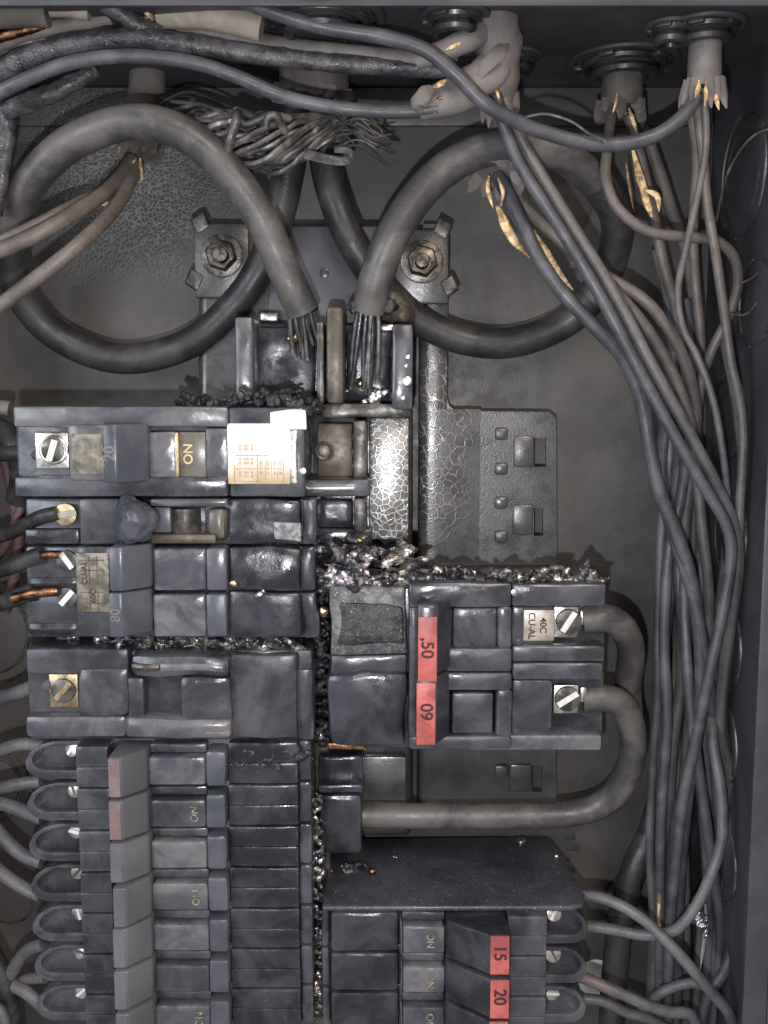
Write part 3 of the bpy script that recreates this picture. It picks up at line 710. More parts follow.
pbox('end_block', E, 'case', 230, 298, 654, 739, 40, 60, 1.4, warp=0.5)
pbox('end_lip', E, 'case', 297, 314, 670, 742, 30, 58, 1.8, warp=0.8)

# --- the stack of seven thin breakers
ZTOP = P(180, 745, 62).z
PITCHZ = 14.1
STK = ('topmost of the thin breakers stacked at lower left, pink label on handle',
       'second thin breaker from the top of the lower left stack, brighter pink handle label',
       'third thin breaker from the top of the lower left stack, bright slotted screw',
       'fourth thin breaker from the top of the lower left stack, grey handle',
       'fifth thin breaker from the top of the lower left stack, bright screw',
       'sixth thin breaker from the top of the lower left stack, three wires left',
       'lowest visible thin breaker of the lower left stack')
X = lambda px, d=64: P(px, 880, d).x - (P(px, 880, d).x - P(px, 880, d).x)
def XX(px, py, d): return P(px, py, d).x
def xbox(parent, name, mat, x0, x1, z0, z1, d0, d1, bev=.6, warp=0.0, inset=0.0):
    bm = bmesh.new(); i = inset
    hexa(bm, [(x0, -d0, z0), (x1, -d0, z0), (x1, -d0, z1), (x0, -d0, z1), (x0 + i, -d1, z0 + i), (x1 - i, -d1, z0 + i), (x1 - i, -d1, z1 - i), (x0 + i, -d1, z1 - i)])
    bevel_all(bm, bev, 2)
    if warp == 0 and bev >= .5 and mat in WARP: warp = 0.16
    if warp > 0:
        bmesh.ops.triangulate(bm, faces=bm.faces)
        for _ in range(2): bmesh.ops.subdivide_edges(bm, edges=[e for e in bm.edges if e.calc_length() > 4], cuts=1, use_grid_fill=True)
        jitter(bm, warp)
    return from_bm(name, bm, mat, parent)
def thin_stack(i, right=False, label='', row=780, ztop=0.0, pitch=12.55, group='', cols=None, label_mat=None, txt=None, deg=0, on=0.5):
    z1 = ztop - i * pitch; z0 = z1 - pitch + 0.25; zm = (z0 + z1) / 2
    g = lambda px, d: P(px, row, d).x
    c = cols
    T = thing('thin_breaker', label, 'breaker', ((g(c['end'], 50) + g(c['lip1'], 50)) / 2, -12, zm), group)
    s = -1 if not right else 1          # outward direction of the terminal end
    xe, xs, xb = g(c['end'], 52), g(c['step'], 60), g(c['block'], 63)
    lip0, lip1 = g(c['lip0'], 56), g(c['lip1'], 50)
    # case: narrower at the back, the terminal end slopes out
    prof = [(lip1, 12), (lip1, 50), (lip0, 56), (xs, 56), (xe - s * 6, 46), (xe - s * 6.0, 40), (xe - s * 14, 12)]
    prism('case', T, 'case', prof, z0, z1, 0.5)
    # shell of the terminal well
    out_px = [(83, 747), (60, 747.5), (49, 751), (40.5, 758), (36, 767), (36.5, 775), (41, 781), (49, 784.5), (83, 785)]
    k = pitch / 41.0
    sh = [(xs + s * (83 - px) * abs(xe - xs) / 47.5, z1 - (py - 745) * k) for px, py in out_px]
    cxm, czm = sum(p[0] for p in sh) / len(sh), sum(p[1] for p in sh) / len(sh)
    inner = [(cxm + (x - cxm) * .80 - s * .9, czm + (z - czm) * .66 + pitch * .055) for x, z in sh]
    plate('terminal_shell', T, 'case', sh, [inner], 40, 56.2, 40, .75)
    plate('terminal_floor', T, 'case', [(cxm + (x - cxm) * .88 - s * .6, czm + (z - czm) * .8) for x, z in sh], [], 40, 53.0, 40, .3)
    low = [(x, z - pitch * .16) for x, z in sh[4:]] + [(sh[-1][0], sh[5][1])]
    plate('terminal_foot', T, 'case', [(x * .995 if False else x - s * .5, z) for x, z in low], [], 40, 52.5, 40, .6)
    # clamping screw, tipped so that it catches light
    q = Vector((xs + s * 3.4, -53.5, z1 - pitch * .30))
    ax = Vector((s * random.uniform(.15, .4), -1, random.uniform(-.1, .35)))
    sc = cyl('screw', T, 'zinc', q, ax, random.uniform(2.3, 2.9), 1.6, 18, 0.35)
    a = ax.normalized(); u = Vector((math.cos(1.0 + i), 0, math.sin(1.0 + i))); u = (u - a * u.dot(a)).normalized(); w_ = a.cross(u); cc = q + a * 1.5
    bm = bmesh.new(); pp = [cc - u * 2.3 - w_ * .45, cc + u * 2.3 - w_ * .45, cc + u * 2.3 + w_ * .45, cc - u * 2.3 + w_ * .45]
    hexa(bm, pp + [p + a * .25 for p in pp]); from_bm('slot', bm, 'bright' if i % 2 == 0 else 'dark_metal', sc)
    # stepped block, two leaves
    lo, hi = min(xs, xb), max(xs, xb)
    xbox(T, 'step_block', 'case_dark' if i > 2 else 'case', lo, hi, zm + .06, z1 - .1, 45, 63.4, 0.5)
    xbox(T, 'step_block', 'case_dark' if i > 2 else 'case', lo, hi, z0 + .1, zm - .06, 45, 63.1, 0.5)
    # handle
    dt = c.get('dt', 72.5)
    dt += random.uniform(-.9, .7); wob = random.uniform(-.5, .5)
    t0, t1 = g(c['tip0'], dt) + wob, g(c['tip1'], dt) + wob; b0, b1 = g(c['base0'], 62), g(c['base1'], 62)
    b1 = g(c['base1'], 65)
    prof = [(t0, 56), (b1, 56), (b1, 65.0), (t1, dt), (t0, dt)]
    h = prism('handle', T, c['hmat'], prof, z0 + .35, z1 - .35, 0.8)
    if label_mat:
        xa, xc = min(t0, t1) + .35, max(t0, t1) - .35
        xbox(h, 'rating_label', label_mat, xa, xc, z0 + (.9 if not right else .55), z1 - (.9 if not right else .55), dt - .3, dt + .18, 0)
        if txt: text(h, 'ink', txt, 5.4, ((xa + xc) / 2, -dt - .2, zm + .8), deg)
    # rocker and its trim
    r0, r1 = g(c['rk0'], 62), g(c['rk1'], 62); lo, hi = min(r0, r1), max(r0, r1)
    rk = xbox(T, 'rocker', ('rocker', 'case_grey', 'rocker', 'case')[(i * 3 + (1 if right else 0)) % 4], lo, hi, z0 + pitch * .06, z1 - pitch * .26, 45, 63.2, 1.1, 0.25)
    xbox(T, 'window_rail', 'case', lo, hi, z1 - pitch * .23, z1 - .2, 45, 60.5, 0.8)
    cyl('pivot', T, 'case_dark', Vector((b1 if abs(b1 - r0) < abs(b0 - r0) else b0, -58.5, zm - pitch * .28)) + Vector((-s * 1.0, 0, 0)), (0, 0, 1), 4.0, pitch * .5, 16, 0.5)
    if right or i in (1, 3, 6): text(rk, 'ink_worn', 'ON', 3.4, (g(c['on'], 63.2), -63.25, zm - pitch * .1), 90 if not right else -90, 0.28)
    r0, r1 = g(c['rk1'], 62), g(c['tr'], 62); lo, hi = min(r0, r1), max(r0, r1)
    xbox(T, 'window_trim', 'handle_blue', lo, hi, z0 + pitch * .05, z1 - pitch * .12, 45, 63.8, 1.2, 0.35)
    # bus side end block and lip
    r0, r1 = g(c['tr'], 60) - s * .5, g(c['lip0'], 60); lo, hi = min(r0, r1), max(r0, r1)
    if c.get('two', True):
        xbox(T, 'end_block', 'case_dark', lo, hi, zm + .05, z1 - .1, 45, 60, 0.6, 0.2); xbox(T, 'end_block', 'case_dark', lo, hi, z0 + .1, zm - .05, 45, 59.8, 0.6, 0.2)
    else:
        xbox(T, 'end_block', 'case_dark', lo, hi, z0 + .1, z1 - .1, 45, 61, 1.4, 0.35)
    r0, r1 = g(c['lip0'], 56) - s * .4, g(c['lip1'], 56); lo, hi = min(r0, r1), max(r0, r1)
    xbox(T, 'end_lip', 'case', lo, hi, z0 + .1, z1 - .1, 40, 58, 1.2, 0.3)
    return T
COLS_L = dict(end=34, step=83, block=112, tip0=111, tip1=124.5, base0=118, base1=150, rk0=152, rk1=208, tr=228, on=196, lip0=299, lip1=313, hmat='handle')
for i in range(7):
    thin_stack(i, False, STK[i], 870, ZTOP, PITCHZ, 'thin breakers of the lower left stack', COLS_L, ('pink_label' if i < 2 else 'handle'), None)

# --- right lower stack
ZTR = P(450, 914, 62).z
COLS_R = dict(end=585, step=545, block=507, tip0=510, tip1=489, base0=478, base1=446, rk0=445, rk1=402, tr=400.5, on=430, lip0=331, lip1=322, hmat='case_dark', dt=75, two=False)
RL = (('thin breaker with wide glossy flank and red 15 handle label at lower right', '15'), ('lower right thin breaker directly below the red 15 one, handle marked 20', '20'), ('bottom edge thin breaker under the red 20 one', None))
for i in range(3):
    T = thin_stack(i, True, RL[i][0], 960, ZTR, 14.1, 'thin breakers of the lower right stack', COLS_R, 'red_label', RL[i][1], -90)
    if i == 0:      # its wide flank, seen from above
        g = lambda px, py, d: P(px, py, d).x
        prof = [(g(322, 914, 62), 10), (g(545, 835, 8), 8), (g(551, 838, 10), 11), (g(585, 893, 52), 52), (g(583, 905, 58), 58.5), (g(570, 905, 58), 60), (g(322, 914, 60), 60)]
        fl = prism('flank', T, 'flank', prof, ZTR - .4, ZTR + 1.6, 0.9, seg=3)

# --- 50 ampere two pole breaker
F = thing('two_pole_breaker', 'large two pole breaker with a red 50 strip across its tied handles', 'breaker', P(465, 666, 12))
pbox('case', F, 'case_dark', 330, 598, 586, 748, 12, 55, 1.0)
pbox('end_block', F, 'ash_case', 329, 406, 586, 656, 45, 62, 1.2, warp=0.5)
pbox('blistered_patch', F, 'char_dull', 338, 404, 605, 646, 60, 62.8, 0.9, warp=0.8)
pbox('seam_plate', F, 'case', 330, 406, 656, 675, 45, 61, 1.0, warp=0.4)
pbox('end_block', F, 'case_dark', 328, 407, 675, 746, 45, 63, 2.4, warp=0.9)
pbox('copper_edge', F, 'copper', 328, 366, 743, 749, 40, 60, 0.5, warp=0.3)
pbox('face_top', F, 'case', 409, 512, 583, 608, 45, 66, 1.2)
pbox('face_middle', F, 'case', 445, 512, 648, 672, 45, 66, 1.2)
pbox('face_lower', F, 'case', 445, 512, 672.6, 691, 45, 65.8, 1.2)
pbox('face_bottom', F, 'case', 409, 512, 736, 750, 45, 66, 1.2)
pbox('face_side', F, 'case', 409, 418, 607, 737, 45, 66, 1.0)
pbox('face_side', F, 'case', 498, 512, 607, 649, 45, 65.8, 1.0)
pbox('face_side', F, 'case', 496, 512, 690, 737, 45, 65.8, 1.0)
pbox('rocker', F, 'case', 453, 497, 608, 648, 45, 63.0, 0.8)
cyl('pin_hole', F, 'wire_black', P(472, 648, 63.0), (0, -1, 0), 1.0, 1.2, 14, 0.2)
pbox('rocker', F, 'case', 452, 493, 693, 734, 45, 64.4, 0.8)
pbox('rocker_gap', F, 'wire_black', 450, 500, 607, 737, 44, 55, 0.2)
hA = lever(F, 417, 437, 424, 452, 603, 676, 'case', dt=73, db=50, bev=1.6)
hB = lever(F, 416, 436, 424, 450, 677, 746, 'case', dt=73, db=50, bev=1.6)
l1 = pbox('rating_label', hA, 'red_label', 418, 437, 617, 682, 72.6, 73.35, 0.2)
l2 = pbox('rating_label', hB, 'red_label', 416.5, 435.5, 683, 745, 72.6, 73.3, 0.2)
text(hA, 'ink', ',50', 5.4, P(427, 648, 73.4), -90)
text(hB, 'ink', '09', 5.4, P(426, 712, 73.35), -90)
pbox('terminal_floor', F, 'case_dark', 511, 604, 590, 745, 40, 56, 0.5)
pbox('terminal_cover', F, 'case', 512, 554, 606, 646, 50, 60.5, 0.8)
pbox('terminal_cover', F, 'case', 512, 552, 680, 735, 50, 61, 0.8)
pbox('side_rail', F, 'case', 512, 606, 584, 606.5, 45, 65, 0.9)
pbox('side_rail', F, 'case', 512, 605, 646, 662, 45, 64, 0.9)
pbox('side_rail', F, 'case', 512, 603, 663, 680, 45, 64, 0.9)
pbox('side_rail', F, 'case_grey', 470, 602, 735, 751, 45, 64, 1.1)
pl = pbox('rating_plate', F, 'plate', 523.5, 554.5, 610, 641, 60.3, 61.2, 0.3)
text(pl, 'ink', '40C', 3.0, P(543.0, 625.5, 61.2), -90, .06); text(pl, 'ink', 'CU-AL', 3.0, P(531.5, 626, 61.2), -90, .06)
for (px, py, ang, sy0, sy1) in ((568, 621, 58, 606.5, 638), (567, 698, 33, 685, 714)):
    pbox('terminal_plate', F, 'zinc', 553.5, 578.5, sy0, sy1, 50, 58.5, 0.5)
    screw(F, px, py, 58.2, 4.1, ang, 'dark_metal', 'bright', w=.24)
    pbox('clamp_jaw', F, 'zinc', 580, 587, py - 11, py + 5, 50, 57.5, 0.8)
cyl('rivet', F, 'zinc', P(514, 592, 66), (0, -1, 0), 1.1, .8, 12, .2)

# ------------------------------------------------------------------ cables through the top wall
def connector(name_label, px, py, R, group='cable connectors in the top wall'):
    c = PZ(px, py, ZT)
    T = thing('cable_connector', name_label, 'connector', c, group)
    torus('locknut', T, 'side', c + Vector((0, 0, -.6)), (0, 0, -1), R, 1.3, 48, 8, 0, 360, 0.8)
    cyl('flange', T, 'side', c, (0, 0, -1), R - 2.0, .9, 36, 0.2)
    torus('bushing', T, 'fitting', c + Vector((0, 0, -1.6)), (0, 0, -1), R * .74, 1.5, 40, 8)
    for k in range(5):
        a = math.radians(k * 72 + 20); u = Vector((math.cos(a), math.sin(a), 0)); w = Vector((-u.y, u.x, 0)); q = c + u * R * .86 + Vector((0, 0, -.8))
        bm = bmesh.new(); pp = [q - u * 1.3 - w * 2.4, q + u * 1.3 - w * 2.4, q + u * 1.3 + w * 2.4, q - u * 1.3 + w * 2.4]
        hexa(bm, pp + [p + Vector((0, 0, -1.8)) for p in pp]); bevel_all(bm, .4); from_bm('notch_tooth', bm, 'fitting', T)
    torus('bushing', T, 'fitting', c + Vector((0, 0, -4.4)), (0, 0, -1), R * .56, 1.7, 36, 8)
    cyl('throat', T, 'side', c + Vector((0, 0, -.8)), (0, 0, -1), R * .62, 3.8, 30, 0.3)
    return c
def torn(name, label, pts, r, mat, tongues=7, flare=1.35, tl=4.0, cat='cable sheath', group='torn cable sheaths', lump=0.06):
    T = thing(name, label, cat, P(*pts[0]), group)
    tube('sheath', T, mat, [P(*p) for p in pts], r, seg=20, per=6, lump=lump, lump_size=7)
    e = P(*pts[-1]); dr = (P(*pts[-1]) - P(*pts[-2])).normalized(); rr = r[-1] if isinstance(r, (list, tuple)) else r
    u = dr.orthogonal().normalized(); w = dr.cross(u)
    tongues += 4
    for k in range(tongues):
        a = 2 * math.pi * (k + random.uniform(-.4, .4)) / tongues
        o = u * math.cos(a) + w * math.sin(a); l = tl * random.uniform(.3, 1.6); fl = flare * random.uniform(.85, 1.1)
        tube('torn_tongue', T, mat, [e - dr * 2 + o * rr * .93, e + dr * l * .5 + o * rr * (1 + (fl - 1) * .5), e + dr * l + o * rr * fl], [rr * .30, rr * .26, rr * .05], seg=12, per=5, flat=0.2)
    return T
def flake(T, pts, w, mat='paper', flat=0.42, name='paper_filler', taper=True):
    c = [P(*p) for p in pts]
    return tube(name, T, mat, c, [w * .15, w * .44, w * .4, w * .08] if taper else w, seg=16, per=9, flat=flat, lump=0.14, lump_size=4)

c1 = connector('large ringed cable connector with notched locknut in the top wall, right of centre', 624, 60, 17.0)
c2 = connector('cable connector at the far upper right corner', 706, 24, 10.5)
c3 = connector('dark connector just right of the pale torn cable', 513, 55, 8.5)
c4 = connector('wide dark connector ring at the top centre', 322, 16, 17.0)
c5 = connector('connector half hidden behind the pale torn cable at the top', 455, 14, 9.0)
c6 = connector('small connector left of the far right cable', 671, 24, 6.5)

t1 = torn('sheathed_cable', 'grey sheathed cable hanging from the large ringed connector', [(623, 66, 27), (622, 90, 28), (621, 108, 28)], 6.8, 'sheath_dark', 6, 1.05, 3.5)
flake(t1, [(617, 93, 36), (616, 102, 36), (612, 116, 35)], 1.1); flake(t1, [(629, 108, 36), (633, 120, 36), (638, 136, 36)], 1.5)
flake(t1, [(633, 150, 38), (640, 178, 40), (648, 205, 41), (652, 217, 41)], 3.2); flake(t1, [(645, 190, 42), (657, 196, 43), (659, 212, 43)], 2.2)
flake(t1, [(626, 163, 34), (630, 190, 34), (634, 212, 34)], 0.9)
t2 = torn('sheathed_cable', 'grey brown sheathed cable at the far upper right with a frayed tan end', [(706, 26, 62), (705, 60, 61), (704, 86, 60)], 4.9, 'sheath', 7, 1.5, 4.5)
flake(t2, [(699, 80, 66), (698, 90, 67), (695, 98, 67)], 1.7); flake(t2, [(706, 82, 66), (706, 95, 67), (705, 106, 67)], 1.4); flake(t2, [(713, 88, 64), (716, 98, 65), (719, 110, 65)], 1.9)
t3 = torn('sheathed_cable', 'wide pale torn cable dropping from the top wall right of centre', [(494, 2, 66), (497, 40, 64), (500, 75, 60), (500, 100, 57)], [7.4, 7.2, 5.8, 4.6], 'sheath', 7, 1.3, 4.5, lump=0.12)
tube('split_sheath', t3, 'sheath', [P(*p) for p in ((490, 26, 67), (470, 38, 70), (446, 50, 70), (416, 60, 68))], [3.8, 3.6, 3.2, 2.7], 16, 8, 0.8, 0.10, 4)
tube('split_sheath', t3, 'sheath', [P(*p) for p in ((500, 50, 64), (488, 72, 66), (466, 90, 67), (440, 101, 67), (418, 108, 67))], [4.6, 5.6, 5.8, 5.2, 3.6], 18, 8, 0.6, 0.14, 5)
tube('split_sheath', t3, 'sheath_dark', [P(*p) for p in ((508, 38, 69), (500, 52, 71), (488, 64, 71), (478, 80, 70))], [.8, 2.2, 2.0, .8], 14, 8, 0.25, 0.15, 4)
tube('split_sheath', t3, 'sheath_dark', [P(*p) for p in ((432, 88, 72), (425, 94, 72.5), (418, 104, 72), (420, 112, 71))], [1.2, 2.6, 2.4, 1.0], 14, 8, 0.4, 0.2, 4)
flake(t3, [(462, 42, 73), (454, 46, 73), (445, 50, 73)], 1.4); flake(t3, [(446, 80, 73), (440, 84, 73), (432, 88, 72)], 1.9); flake(t3, [(442, 97, 74), (436, 101, 74)], 1.2, 'copper')
flake(t3, [(493, 84, 66), (497, 92, 66), (500, 103, 66)], 1.0); flake(t3, [(494, 112, 64), (500, 122, 64), (506, 134, 62)], 1.4); flake(t3, [(508, 120, 62), (511, 130, 62)], 1.6)
t4 = torn('sheathed_cable', 'purple grey torn sheath under the right cable loop with curled tan paper', [(508, 128, 40), (502, 150, 42), (494, 172, 44)], [6.0, 7.2, 7.6], 'sheath', 7, 1.25, 4.0, lump=0.15)
flake(t4, [(489, 176, 52), (488, 190, 53), (493, 208, 52)], 1.6); flake(t4, [(498, 178, 53), (503, 192, 54), (501, 206, 53)], 1.4)
flake(t4, [(497, 206, 50), (504, 222, 51), (514, 240, 51), (530, 258, 50)], 3.4); flake(t4, [(533, 230, 53), (546, 252, 55), (559, 273, 56), (573, 290, 56)], 2.6)
t5 = torn('sheathed_cable', 'sooty sheathed cable behind the left cable loop with tan paper at its end', [(148, 70, 16), (146, 110, 18), (140, 152, 24)], 6.2, 'sheath_dark', 7, 1.15, 3.5)
flake(t5, [(136, 158, 32), (124, 175, 36), (112, 192, 40), (102, 206, 42)], 2.2); flake(t5, [(140, 158, 33), (141, 170, 33), (142, 181, 33)], 1.5); flake(t5, [(120, 146, 30), (118, 153, 31)], 1.6); flake(t5, [(104, 200, 44), (108, 208, 44)], 2.4)
t6 = torn('sheathed_cable', 'broad tan service cable jacket at the top centre behind the bundle', [(318, 22, 24), (314, 70, 26), (312, 98, 26)], 11.4, 'sheath', 9, 1.0, 3)

# ------------------------------------------------------------------ service conductors with their loops
LS = thing('service_cable', 'thick grey cable looping left and ending in the charred lug block', 'cable', P(115, 240, 30), 'service cables')
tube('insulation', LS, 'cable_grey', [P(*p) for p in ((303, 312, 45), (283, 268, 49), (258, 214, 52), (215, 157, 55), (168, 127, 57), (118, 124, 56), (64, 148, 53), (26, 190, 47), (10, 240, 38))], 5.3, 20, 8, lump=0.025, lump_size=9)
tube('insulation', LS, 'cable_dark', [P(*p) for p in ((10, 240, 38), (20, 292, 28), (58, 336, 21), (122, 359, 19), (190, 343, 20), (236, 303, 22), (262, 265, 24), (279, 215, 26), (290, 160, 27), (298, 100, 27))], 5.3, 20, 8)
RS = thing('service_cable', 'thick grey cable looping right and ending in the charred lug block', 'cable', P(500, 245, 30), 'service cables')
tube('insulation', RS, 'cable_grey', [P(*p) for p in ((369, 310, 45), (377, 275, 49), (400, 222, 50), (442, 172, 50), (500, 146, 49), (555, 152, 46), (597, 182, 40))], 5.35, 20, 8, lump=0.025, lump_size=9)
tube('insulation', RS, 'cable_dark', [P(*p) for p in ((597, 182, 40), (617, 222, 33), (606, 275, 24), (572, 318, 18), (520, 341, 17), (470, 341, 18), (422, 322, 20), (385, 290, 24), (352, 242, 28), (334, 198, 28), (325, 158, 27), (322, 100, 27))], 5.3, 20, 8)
for T, base, tip, n in ((LS, (300, 300, 45), (309, 352, 40), 18), (RS, (368, 305, 45), (362, 385, 40), 20)):
    a, b = P(*base), P(*tip)
    for k in range(n):
        o = Vector((random.uniform(-4.2, 4.2), random.uniform(-3, 3), 0)); q = b + o * 1.15 + Vector((random.uniform(-1, 1), 0, random.uniform(-3, 5)))
        tube('strand', T, 'strand' if k % 3 else 'case', [a + o * .8, (a + b) / 2 + o * 1.1, q], .75, 8, 4, lump=0.15, lump_size=2)
o = lumps('charred_collar', 'char_dull', [(P(356 + 8 * k, 306 + 2 * (k % 2), 46), 2.6) for k in range(5)], 0.6, 0.9, 2.0, RS)
o = lumps('charred_collar', 'char_dull', [(P(291 + 7 * k, 303 + 3 * (k % 2), 46), 2.2) for k in range(4)], 0.6, 0.9, 2.0, LS)
o = lumps('scorched_patch', 'brown_metal', [(P(391 + 5 * k, 303 + 7 * k, 33), 4.2) for k in range(3)], 0.7, 0.4, 4.0, RS)

# twisted bare neutral
NT = thing('neutral_conductor', 'bundle of bare twisted strands lying across the two cable loops', 'wire', P(280, 140, 40))
ax = spline([P(*p) for p in ((196, 132, 46), (230, 140, 48), (270, 143, 48), (305, 138, 46), (335, 128, 44), (352, 116, 38))], 10)
for k in range(18):
    ph = 2 * math.pi * k / 18; rad = 4.6 + (k % 3) * 1.0; pts = []
    for i, q in enumerate(ax):
        s = i / (len(ax) - 1); a = ph + s * 4.2
        rr = rad * (0.55 + 0.75 * math.sin(math.pi * min(1, s * 1.15 + .1))) + noise.noise(Vector((i * .25, k * 3.1, 0))) * 1.6
        pts.append(q + Vector((noise.noise(Vector((k * 2.2, i * .2, 5))) * 1.5, -math.cos(a) * rr, math.sin(a) * rr)))
    tube('strand', NT, 'strand', pts, random.uniform(.75, 1.15), 7, 2, raw=True)
for k in range(9):          # loose strands on the left
    y = random.uniform(100, 140)
    tube('strand', NT, 'strand', [P(268, random.uniform(128, 150), 50), P(235, random.uniform(115, 145), 52), P(205, y, 48), P(170 + random.uniform(-10, 20), y + random.uniform(-6, 10), 40)], .65, 6, 6)
tube('strand', NT, 'strand', [P(262, 122, 54), P(240, 112, 57), P(236, 122, 60), P(230, 140, 60), P(226, 158, 56)], 1.5, 8, 6)
tube('strand', NT, 'strand', [P(290, 118, 54), P(268, 116, 57), P(245, 124, 57), P(236, 108, 57)], 1.3, 8, 6)
tube('strand', NT, 'strand', [P(285, 132, 54), P(276, 116, 58), P(268, 118, 58), P(266, 128, 57)], 1.2, 8, 6)
for k in range(14):         # frayed fine ends on the right
    y = random.uniform(118, 150)
    tube('frayed_strand', NT, 'wire_black' if k % 2 else 'strand', [P(335, random.uniform(115, 150), 47), P(358, y, 50), P(375 + random.uniform(-8, 8), y + random.uniform(2, 14), 50), P(388 + random.uniform(-10, 10), y + random.uniform(4, 24), 48)], .28, 5, 5)
for k in range(4):
    tube('strand', NT, 'strand', [P(305, 150 + k * 2.4, 52), P(330, 157 + k * 2, 54), P(349, 158 + k * 1.6, 54), P(350, 150 + k, 52), P(335, 148 + k, 50)], .6, 6, 6)
for k, (pts) in enumerate((((150, 108, 38), (185, 92, 40), (215, 100, 42), (250, 118, 44)), ((158, 98, 30), (195, 97, 32), (240, 112, 36)))):
    tube('strand', NT, 'wire_black', [P(*p) for p in pts], .5, 6, 6)

# ------------------------------------------------------------------ wires across the top left
wire('burnt_cable', 'thick blistered dark cable arching across the top left', [(-12, 78, 66), (25, 60, 68), (75, 44, 69), (128, 38, 69), (185, 44, 69), (250, 54, 68), (320, 62, 67), (400, 67, 66), (446, 70, 65)], [3.3, 3.3, 3.2, 3.0, 2.8, 2.6, 2.6, 2.6, 2.4], 'sheath_burnt', 'cable', 'cables across the top', lump=0.16, seg=16, per=10)
wire('scorched_cable', 'beige scorched cable above the blistered one at the top centre', [(170, 24, 62), (225, 36, 63), (290, 48, 64), (350, 55, 65), (420, 60, 66), (455, 52, 66)], 2.9, 'sheath', 'cable', 'cables across the top', lump=0.06)
wire('smooth_wire', 'smooth grey wire running just under the blistered cable at top left', [(-12, 98, 70), (25, 80, 72), (70, 63, 73), (128, 56, 73), (190, 62, 72), (235, 76, 70), (285, 97, 68), (340, 108, 67), (400, 112, 67), (438, 108, 68)], 2.0, 'wire_blue', 'wire', 'cables across the top')
wire('burnt_cable', 'short blistered stub below the smooth wire at top left', [(5, 112, 60), (40, 98, 62), (72, 84, 63), (96, 70, 62)], [2.6, 2.8, 2.6, 1.8], 'sheath_burnt', 'cable', 'cables across the top', lump=0.2, seg=14, per=10)
wire('burnt_cable', 'charred glittering cable hanging at the far left edge', [(6, 108, 58), (6, 135, 57), (2, 170, 55), (-4, 215, 52)], [2.8, 2.8, 2.4, 1.8], 'sheath_burnt', 'cable', 'cables across the top', lump=0.2, seg=14, per=10)
wire('cream_cable', 'cream sheathed cable at the very top left of centre', [(160, 14, 66), (200, 15, 68), (232, 19, 69), (262, 27, 69)], 4.0, 'sheath_cream', 'cable', 'cables across the top')
wire('cable_sleeve', 'dull flat grey cable at the top left corner', [(-14, 14, 70), (20, 12, 70), (48, 12, 70)], 4.2, 'sheath_dark', 'cable', 'cables across the top')
wire('cable_sleeve', 'pale flattened cable end beside the grey one at the top left', [(50, 8, 70), (70, 8, 70), (90, 12, 70)], 2.6, 'sheath_cream', 'cable', 'cables across the top')
wire('tan_wire', 'tan and copper stained wire slanting under the top left cables', [(-12, 48, 62), (30, 32, 64), (70, 26, 65), (112, 18, 66)], 2.4, 'sheath', 'wire', 'cables across the top', lump=0.15)
wire('tan_wire', 'copper coloured scorched wire at the left edge under the tan one', [(-12, 40, 66), (12, 33, 66), (45, 25, 66)], 1.6, 'copper', 'wire', 'cables across the top', lump=0.2)
wire('tan_wire', 'thin sooty strand beside the copper coloured one at the left edge', [(-12, 56, 60), (25, 44, 62), (70, 36, 63), (110, 28, 64)], 1.8, 'strand', 'wire', 'cables across the top', lump=0.15)
wire('dark_cable', 'dark cable slanting behind the cream one at the top left', [(85, -6, 72), (112, 8, 72), (138, 24, 70), (160, 34, 66)], 2.6, 'sheath_burnt', 'cable', 'cables across the top', lump=0.2)
wire('brass_wire', 'short brass tinted wire beside the cream cable at the top', [(144, -6, 70), (146, 8, 70), (150, 20, 68)], 1.8, 'brass', 'wire', 'cables across the top')
wire('long_blue_wire', 'long blue grey wire sagging across the whole top to the far right cable', [(215, -16, 78), (256, 6, 78), (320, 26, 77), (384, 37, 76), (425, 50, 75), (455, 74, 74), (487, 105, 72), (530, 127, 68), (572, 140, 66), (612, 145, 65), (652, 137, 65), (680, 119, 64), (697, 97, 62)], 2.15, 'wire_blue', 'wire')

# ------------------------------------------------------------------ left loop wires
wire('branch_wire', 'upper of the two brown wires leaving the left edge inside the cable loop', [(131, 160, 30), (108, 190, 44), (70, 216, 62), (30, 238, 66), (-14, 256, 66)], 2.3, 'wire_brown', 'wire', 'wires leaving the left edge')
wire('branch_wire', 'lower brown wire curving down to the left edge inside the cable loop', [(137, 165, 30), (117, 205, 46), (84, 240, 62), (42, 274, 66), (-14, 316, 66)], 2.3, 'wire_brown', 'wire', 'wires leaving the left edge')
wire('branch_wire', 'thin dark brown wire just above the upper brown one at left', [(126, 162, 26), (98, 190, 36), (60, 211, 58), (20, 231, 62), (-14, 247, 62)], 1.4, 'wire_brown', 'wire', 'wires leaving the left edge')

